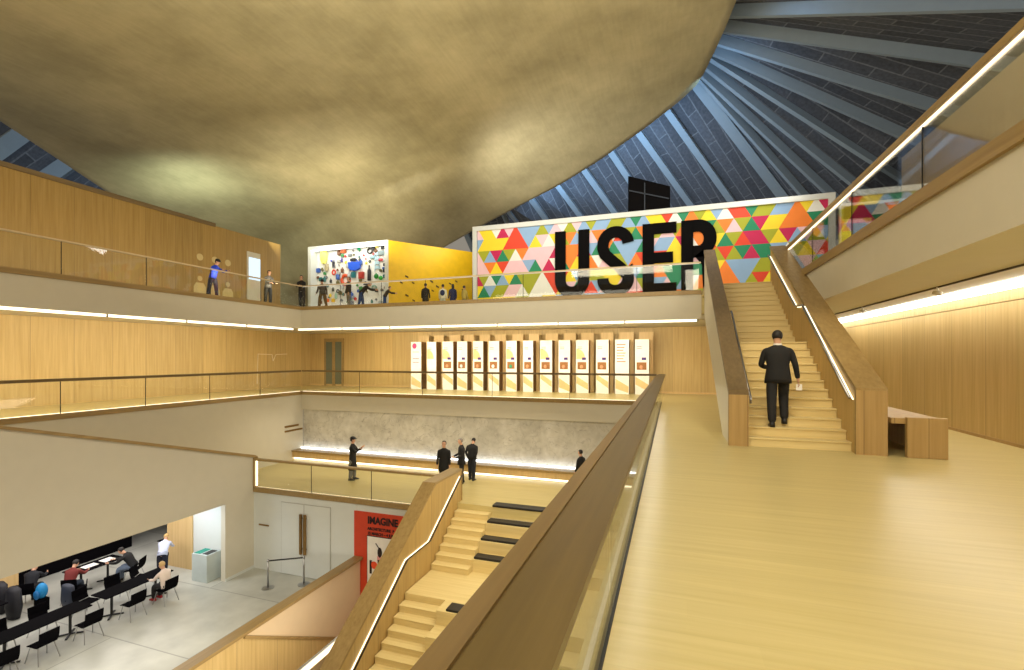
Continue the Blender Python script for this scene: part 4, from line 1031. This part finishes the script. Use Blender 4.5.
# the man climbing the stair
t, J = person('man in a dark suit seen from behind climbing the oak stair', (1.97, 10.45, F2/24*2), -4, H=1.93, lean=6, head=12, armL=(8, 14, 70, 25), armR=(-6, 16, 14, 0), legL=(-6, 6), legR=(24, 42),
       top=(15, 15, 17), trousers=(22, 22, 24), wide=1.12, coat=.16)
s = J['s']; sc_ = J['sc']; w = MB(); cR = J['P']+J['T']*.535
w.rings([[sc_(cR+Vector((.07*math.cos(a*math.pi/8), .07*math.sin(a*math.pi/8), z))) for a in range(16)] for z in (-.01, .025)], caps=False); w.build('collar', K['paper'], t, local=True)
hnd = J['AR'][1][2]+J['AR'][1][3]*.12
w = MB(); w.box(-.05, .05, -.003, .003, -.09, .03); w.bm.transform(Matrix.Translation(sc_(hnd)))
w.bm.transform(Matrix.Translation(t.location) @ Matrix.Rotation(t.rotation_euler.z, 4, 'Z'))
tag(w.build('paper_slip', K['paper']), 'small white paper in the right hand of the climbing man', 'paper')
# mezzanine
person('person in a long dark coat and hat raising a camera on the mezzanine', (-12.07, 15.8, M), -70, H=1.72, head=4, armL=(35, 5, 95, 15), armR=(35, 5, 95, 15), top=(22, 22, 22), trousers=(120, 120, 118), coat=.5, hat=(18, 18, 18), shoe=(60, 60, 60))
person('man in a black coat facing us at the head of the lower stair', (-8.1, 15.95, M), 190, H=1.78, face=True, coat=.3, armL=(6, 6, 10, 0), armR=(6, 6, 10, 0), top=(16, 15, 17), wide=1.1)
person('person in black with a reddish bag standing just behind the man in black', (-7.75, 16.75, M), 130, H=1.78, head=20, armL=(10, 5, 60, 10), armR=(10, 5, 60, 10), top=(20, 18, 20), hair='grey', coat=.2)
person('man in black seen from behind with bowed head facing the marble wall', (-7.55, 17.3, M), -5, H=1.72, head=42, lean=4, armL=(-22, 8, 26, 28), armR=(-22, 8, 26, 28), top=(16, 16, 18), trousers=(20, 24, 36), wide=1.15)
person('dark haired person mostly hidden behind the big rail on the mezzanine', (-3.1, 16.9, M), 60, H=1.58, head=15, top=(20, 20, 22))
# second floor
person('person in a blue jacket leaning on the left upper gallery rail', (-17.72, 14.3, F2), -75, H=1.6, lean=16, head=10, armL=(50, 8, 50, 10), armR=(50, 8, 50, 10), top=(24, 60, 190), trousers=(24, 26, 44), legL=(10, 4), legR=(-10, 2), hat=(20, 22, 30))
person('person with a light grey top standing left in the gallery corner pair', (-17.95, 17.3, F2), -100, H=1.66, lean=8, armL=(20, 6, 60, 15), armR=(20, 6, 60, 15), top=(96, 94, 90), trousers=(28, 28, 26))
person('person in a black shirt at the upper gallery corner, right of the pair', (-17.5, 18.95, F2), -160, H=1.66, lean=6, face=True, armL=(20, 6, 80, 20), armR=(20, 6, 80, 20), top=(22, 20, 22), trousers=(22, 22, 24))
person('person in a dark jacket and brown trousers walking past the display', (-17.1, 19.95, F2), 60, H=1.66, lean=6, armL=(20, 6, 30, 0), armR=(-20, 6, 20, 0), legL=(20, 8), legR=(-20, 12), top=(66, 62, 58), trousers=(104, 80, 44))
person('person in khaki trousers standing before the display hoop', (-15.6, 20.1, F2), 150, H=1.68, top=(44, 40, 42), trousers=(120, 112, 92), hair='brown')
person('person in a black jacket and jeans bending towards the display', (-15.0, 20.3, F2), -60, H=1.6, lean=42, head=8, armL=(60, 6, 30, 5), armR=(60, 6, 30, 5), legL=(10, 6), legR=(-8, 4), top=(18, 18, 20), trousers=(26, 60, 110))
person('child crouching in a dark top and jeans beside the bending person', (-14.0, 20.9, F2), -60, H=1.3, lean=30, armL=(60, 6, 30, 5), armR=(60, 6, 30, 5), top=(30, 30, 40), trousers=(30, 66, 120), hair='brown')
person('person in dark clothes in front of the yellow wall, first from the left', (-12.75, 22.9, F2), 20, H=1.62, top=(30, 28, 26), trousers=(24, 24, 24), coat=.25)
t, J = person('person in white with a round dark backpack before the yellow wall', (-11.9, 23.3, F2), 15, H=1.58, top=(224, 220, 196), trousers=(190, 190, 170))
w = MB(); w.ell(J['sc'](J['P']+J['T']*.27+Vector((0, -.15, 0))), (.13, .07, .16), 14, 10); w.build('backpack', colmat(24, 40, 84), t, local=True, smooth=True)
person('woman in a navy dress before the yellow wall', (-11.4, 23.5, F2), 40, H=1.6, top=(24, 34, 76), trousers=(20, 28, 60), coat=.55, hairlong=True)
person('person in a tan top at the right end of the yellow wall', (-10.75, 23.6, F2), -20, H=1.5, top=(190, 170, 90), trousers=(150, 140, 90))
# cafe
person('fair haired woman in a pale blouse seated with her back to us', (-15.45, 10.85, G), 92, H=1.68, sit=.56, lean=14, head=18, legL=(85, 85), legR=(85, 85), armL=(40, 8, 40, 5), armR=(40, 8, 40, 5), top=(232, 214, 200), trousers=(24, 22, 24), hair='blond', shoe=(170, 30, 30))
person('fair haired person in a white and violet jacket bending at the far table', (-17.3, 12.0, G), 40, H=1.62, lean=40, head=10, armL=(40, 8, 30, 5), armR=(40, 8, 30, 5), top=(206, 212, 236), trousers=(20, 22, 40), hair='blond')
person('person in a dark red jumper reading at the back table', (-18.4, 9.8, G), 30, H=1.72, sit=.56, lean=26, head=20, legL=(85, 85), legR=(85, 85), armL=(50, 8, 40, 10), armR=(50, 8, 40, 10), top=(110, 34, 30), trousers=(40, 50, 64))
person('person in black writing at the back table with head down', (-18.0, 11.5, G), 120, H=1.74, sit=.56, lean=30, head=25, legL=(85, 85), legR=(85, 85), armL=(50, 8, 40, 10), armR=(50, 8, 40, 10), top=(16, 16, 18), trousers=(96, 110, 130))
person('person in black sitting by the dark coats at the back left', (-19.35, 9.3, G), 40, H=1.7, sit=.56, lean=20, head=20, legL=(85, 85), legR=(85, 85), armL=(50, 8, 40, 10), armR=(50, 8, 40, 10), top=(18, 20, 28), trousers=(20, 22, 30))
person('person in blue trousers cut off by the left edge of the cafe', (-18.15, 6.75, G), 90, H=1.7, sit=.56, lean=18, head=14, legL=(85, 85), legR=(85, 85), armL=(50, 8, 40, 10), armR=(50, 8, 40, 10), top=(60, 60, 70), trousers=(24, 50, 150))
# coat and bags
for cx, cy, lab in ((-18.9, 8.7, 'black coat heaped over a chair in front of the wood panel'), (-19.7, 8.75, 'dark coat hanging at the far left behind the blue backpack')):
    cj = MB(); cj.rings([[(cx+.28*q*(1+.1*math.sin(a*2.3))*math.cos(a*math.pi/8), cy+.16*q*math.sin(a*math.pi/8), G+z) for a in range(16)] for z, q in ((.02, .8), (.35, 1.1), (.6, 1.0), (.85, .9), (.95, .5))])
    tag(cj.build('dark_coat', colmat(20, 20, 28), smooth=True), lab, 'coat')
cj = MB()
cj.rings([[(-17.7+.27*q*math.cos(a*math.pi/8), 9.42+.1*q*math.sin(a*math.pi/8), G+z) for a in range(16)] for z, q in ((.22, .9), (.4, 1.1), (.65, 1.05), (.84, .95), (.88, .6))])
tag(cj.build('hung_jacket', colmat(36, 44, 60), smooth=True), 'dark denim jacket draped over the chair between the readers', 'jacket')
bb = thing('backpack', 'bright blue backpack beside the person in black at the back left', 'bag', (-18.65, 9.25, G+.42))
MB().ell((0, 0, .2), (.17, .14, .24), 14, 10).build('bag_body', colmat(20, 130, 190), bb, local=True, smooth=True); MB().ell((.02, -.14, .12), (.13, .06, .14), 12, 8).build('front_pocket', colmat(16, 100, 160), bb, local=True, smooth=True)
MB().box(-.15, .15, -.12, .12, -.42, -.03).build('bag_base', K['blackm'], bb, local=True)
# ================================================================== LIGHTS
def area(name, loc, target, sx, sy, power, col=(1, .86, .62), spread=180):
    l = bpy.data.lights.new(name, 'AREA'); l.shape = 'RECTANGLE'; l.size = sx; l.size_y = sy; l.energy = power; l.color = col; l.spread = R(spread)
    o = bpy.data.objects.new(name, l); COL.objects.link(o); o.location = loc
    o.rotation_euler = (Vector(target)-Vector(loc)).to_track_quat('-Z', 'Y').to_euler(); return o
def long_area(name, loc, d, axis, length, wid, power, col=(1, .88, .66)):
    o = area(name, loc, (0, 0, 0), wid, length, power, col)
    z = -Vector(d).normalized(); y = Vector((0, 1, 0)) if axis == 'y' else Vector((1, 0, 0)); x = y.cross(z).normalized()
    o.rotation_euler = Matrix((x, y, z)).transposed().to_euler(); return o
def spot(name, loc, target, power, angle=70, col=(1, .88, .66), blend=.8, r=.15):
    l = bpy.data.lights.new(name, 'SPOT'); l.energy = power; l.color = col; l.spot_size = R(angle); l.spot_blend = blend; l.shadow_soft_size = r
    o = bpy.data.objects.new(name, l); COL.objects.link(o); o.location = loc
    o.rotation_euler = (Vector(target)-Vector(loc)).to_track_quat('-Z', 'Y').to_euler(); return o
W = (1, .88, .66)
area('hall_fill', (-4, -1, 9.5), (-4, 12, -3), 8, 3, 1300, W)  # unseen fill added above the camera to brighten hall and left wall
spot('stair_fill_spot', (-1.5, 5, 8), (1.05, 13, 1.5), 350, 36, W)  # added spot with no fitting, brightens the left side of the rising stair
area('hall_fill', (2.5, -1.5, 7.5), (1.5, 9, 0), 3, 2, 300, W)  # unseen fill added for the right floor
long_area('soffit_lamp', (5.9, 9, 2.97), (-.6, 0, -1), 'y', 22, .2, 200, (1, .93, .78))
long_area('soffit_lamp', (-17.75, 8, 3.0), (-1, 0, -.7), 'y', 20, .1, 300, W)
long_area('soffit_lamp', (-8, 19.05, 3.0), (0, 1, -.6), 'x', 17, .1, 470, W)
long_area('rail_lamp', (-.37, 8, .975), (.55, 0, -1), 'y', 20, .03, 90, (1, .92, .74))
long_area('rail_lamp', (XL-.08, 8, F2+.98), (-1, 0, -.3), 'y', 20, .03, 250, W)
long_area('rail_lamp', (XL-.12, 8, .93), (-1, 0, -.35), 'y', 20, .03, 150, W)
long_area('rail_lamp', (-9, YF+.12, .93), (0, 1, -.35), 'x', 15, .03, 110, W)
for x in (-12, -7, -2): spot('gallery_spot', (x, 19.6, 3.0), (x, 22.6, 1.4), 80, 80, (1, .93, .8))
spot('stair_fill_spot', (2.2, 8, 8.5), (2.0, 12, 1), 1000, 34, W)  # added overhead spot to lighten the treads
area('mural_fill', (2, 19.5, 9.6), (-2, 23.2, 6), 12, .5, 300, (1, .96, .9))  # added fill for the mural, no fitting behind it
area('mural_fill', (-6, 19.0, 9.8), (-6, 23.2, 6), 8, .5, 220, (1, .96, .9))  # same added fill for the left half of the mural
area('display_fill', (-18, 21.5, 8.6), (-18, 23.5, 6), 4, .4, 65, (1, 1, .98))  # extra light added to lift the display box
area('yellow_fill', (-11.9, 24.5, 8.6), (-13.2, 25.4, 6.5), 2.5, .3, 62, (1, .95, .85))  # added near the top to brighten the yellow wall
long_area('ground_fill', (-12.8, 6, -3.9), (0, 0, -1), 'y', 8, 3, 190, (1, .98, .92))  # fill added over the ground floor, no fitting there
long_area('cafe_fill', (-18.5, 10, -3.55), (0, 0, -1), 'y', 9, 4, 380, (1, .93, .88))  # added fill to brighten the cafe floor
area('cafe_fill', (-15.9, 11.6, -3.55), (-15.9, 12.8, -5), .8, .6, 60, (.85, .93, 1))  # small added fill for the white alcove
long_area('well_fill', (-8.0, 8, -5.0), (-1, .1, -.5), 'y', 6, .4, 110, (1, .92, .78))  # added to lighten the cream face inside the stairwell
long_area('mezz_fill', (-10, 16.5, -.5), (0, 0, -1), 'x', 12, 1, 170, W)  # mezzanine fill, added without a fitting
long_area('lower_stair_fill', (-4, 11, -.6), (-.3, 0, -1), 'y', 7, 2, 230, W)  # added fill over the lower stair and its seats
# shell uplights
spot('shell_uplight', (-23.6, 17.2, 8.3), (-28, 24, 12), 1100, 160, (.82, 1, .84), 1)
spot('shell_uplight', (-8.5, 23.9, 8.9), (-6, 28, 14), 1300, 150, (1, .98, .9), 1)
area('shell_fill', (-17, 20.5, 8.7), (-18.5, 25, 13), 7, 3, 350, (1, .93, .7))
area('shell_fill', (-7, 9, 4.6), (-7, 13, 14), 10, 8, 1250, (1, .92, .72))
spot('shell_uplight', (2, 14, 6), (-4, 22, 13), 900, 150, (1, .9, .68), 1)
# blue roof lights on top of the shell edge
for p, q, e in (((1.5, 24.5, 14.8), (4, 30, 16), 900), ((-2.5, 28.2, 13.6), (0, 36, 16), 2600), ((-8, 31, 11.6), (-6, 38, 14), 2000), ((4, 20, 16), (10, 24, 15), 900)):
    spot('roof_light', p, q, e, 160, (.36, .64, 1), 1, .6)
spot('roof_light', (-30, 16, 13), (-33, 24, 14), 5000, 160, (.4, .68, 1), 1)
area('roof_fill', (8, 12, 10), (9, 24, 14), 6, 2, 240, (.85, .92, 1))
# ================================================================== CAMERA / WORLD
cam = bpy.data.cameras.new('camera'); co = bpy.data.objects.new('camera', cam); COL.objects.link(co)
co.location = (0, 0, EYE); co.rotation_euler = (R(90), 0, YAW)
cam.sensor_width = 36; cam.lens = FL/1024*36; cam.shift_y = 22/1024; cam.clip_end = 200
scn.camera = co
wd = bpy.data.worlds.new('world'); scn.world = wd; wd.use_nodes = True
wd.node_tree.nodes['Background'].inputs[0].default_value = (1, .9, .74, 1)
wd.node_tree.nodes['Background'].inputs[1].default_value = .35
scn.view_settings.view_transform = 'Standard'
scn.view_settings.look = 'None'
scn.view_settings.exposure = -0.35
scn.cycles.use_denoising = True
scn.cycles.max_bounces = 8; scn.cycles.transparent_max_bounces = 16
scn.cycles.sample_clamp_indirect = 4
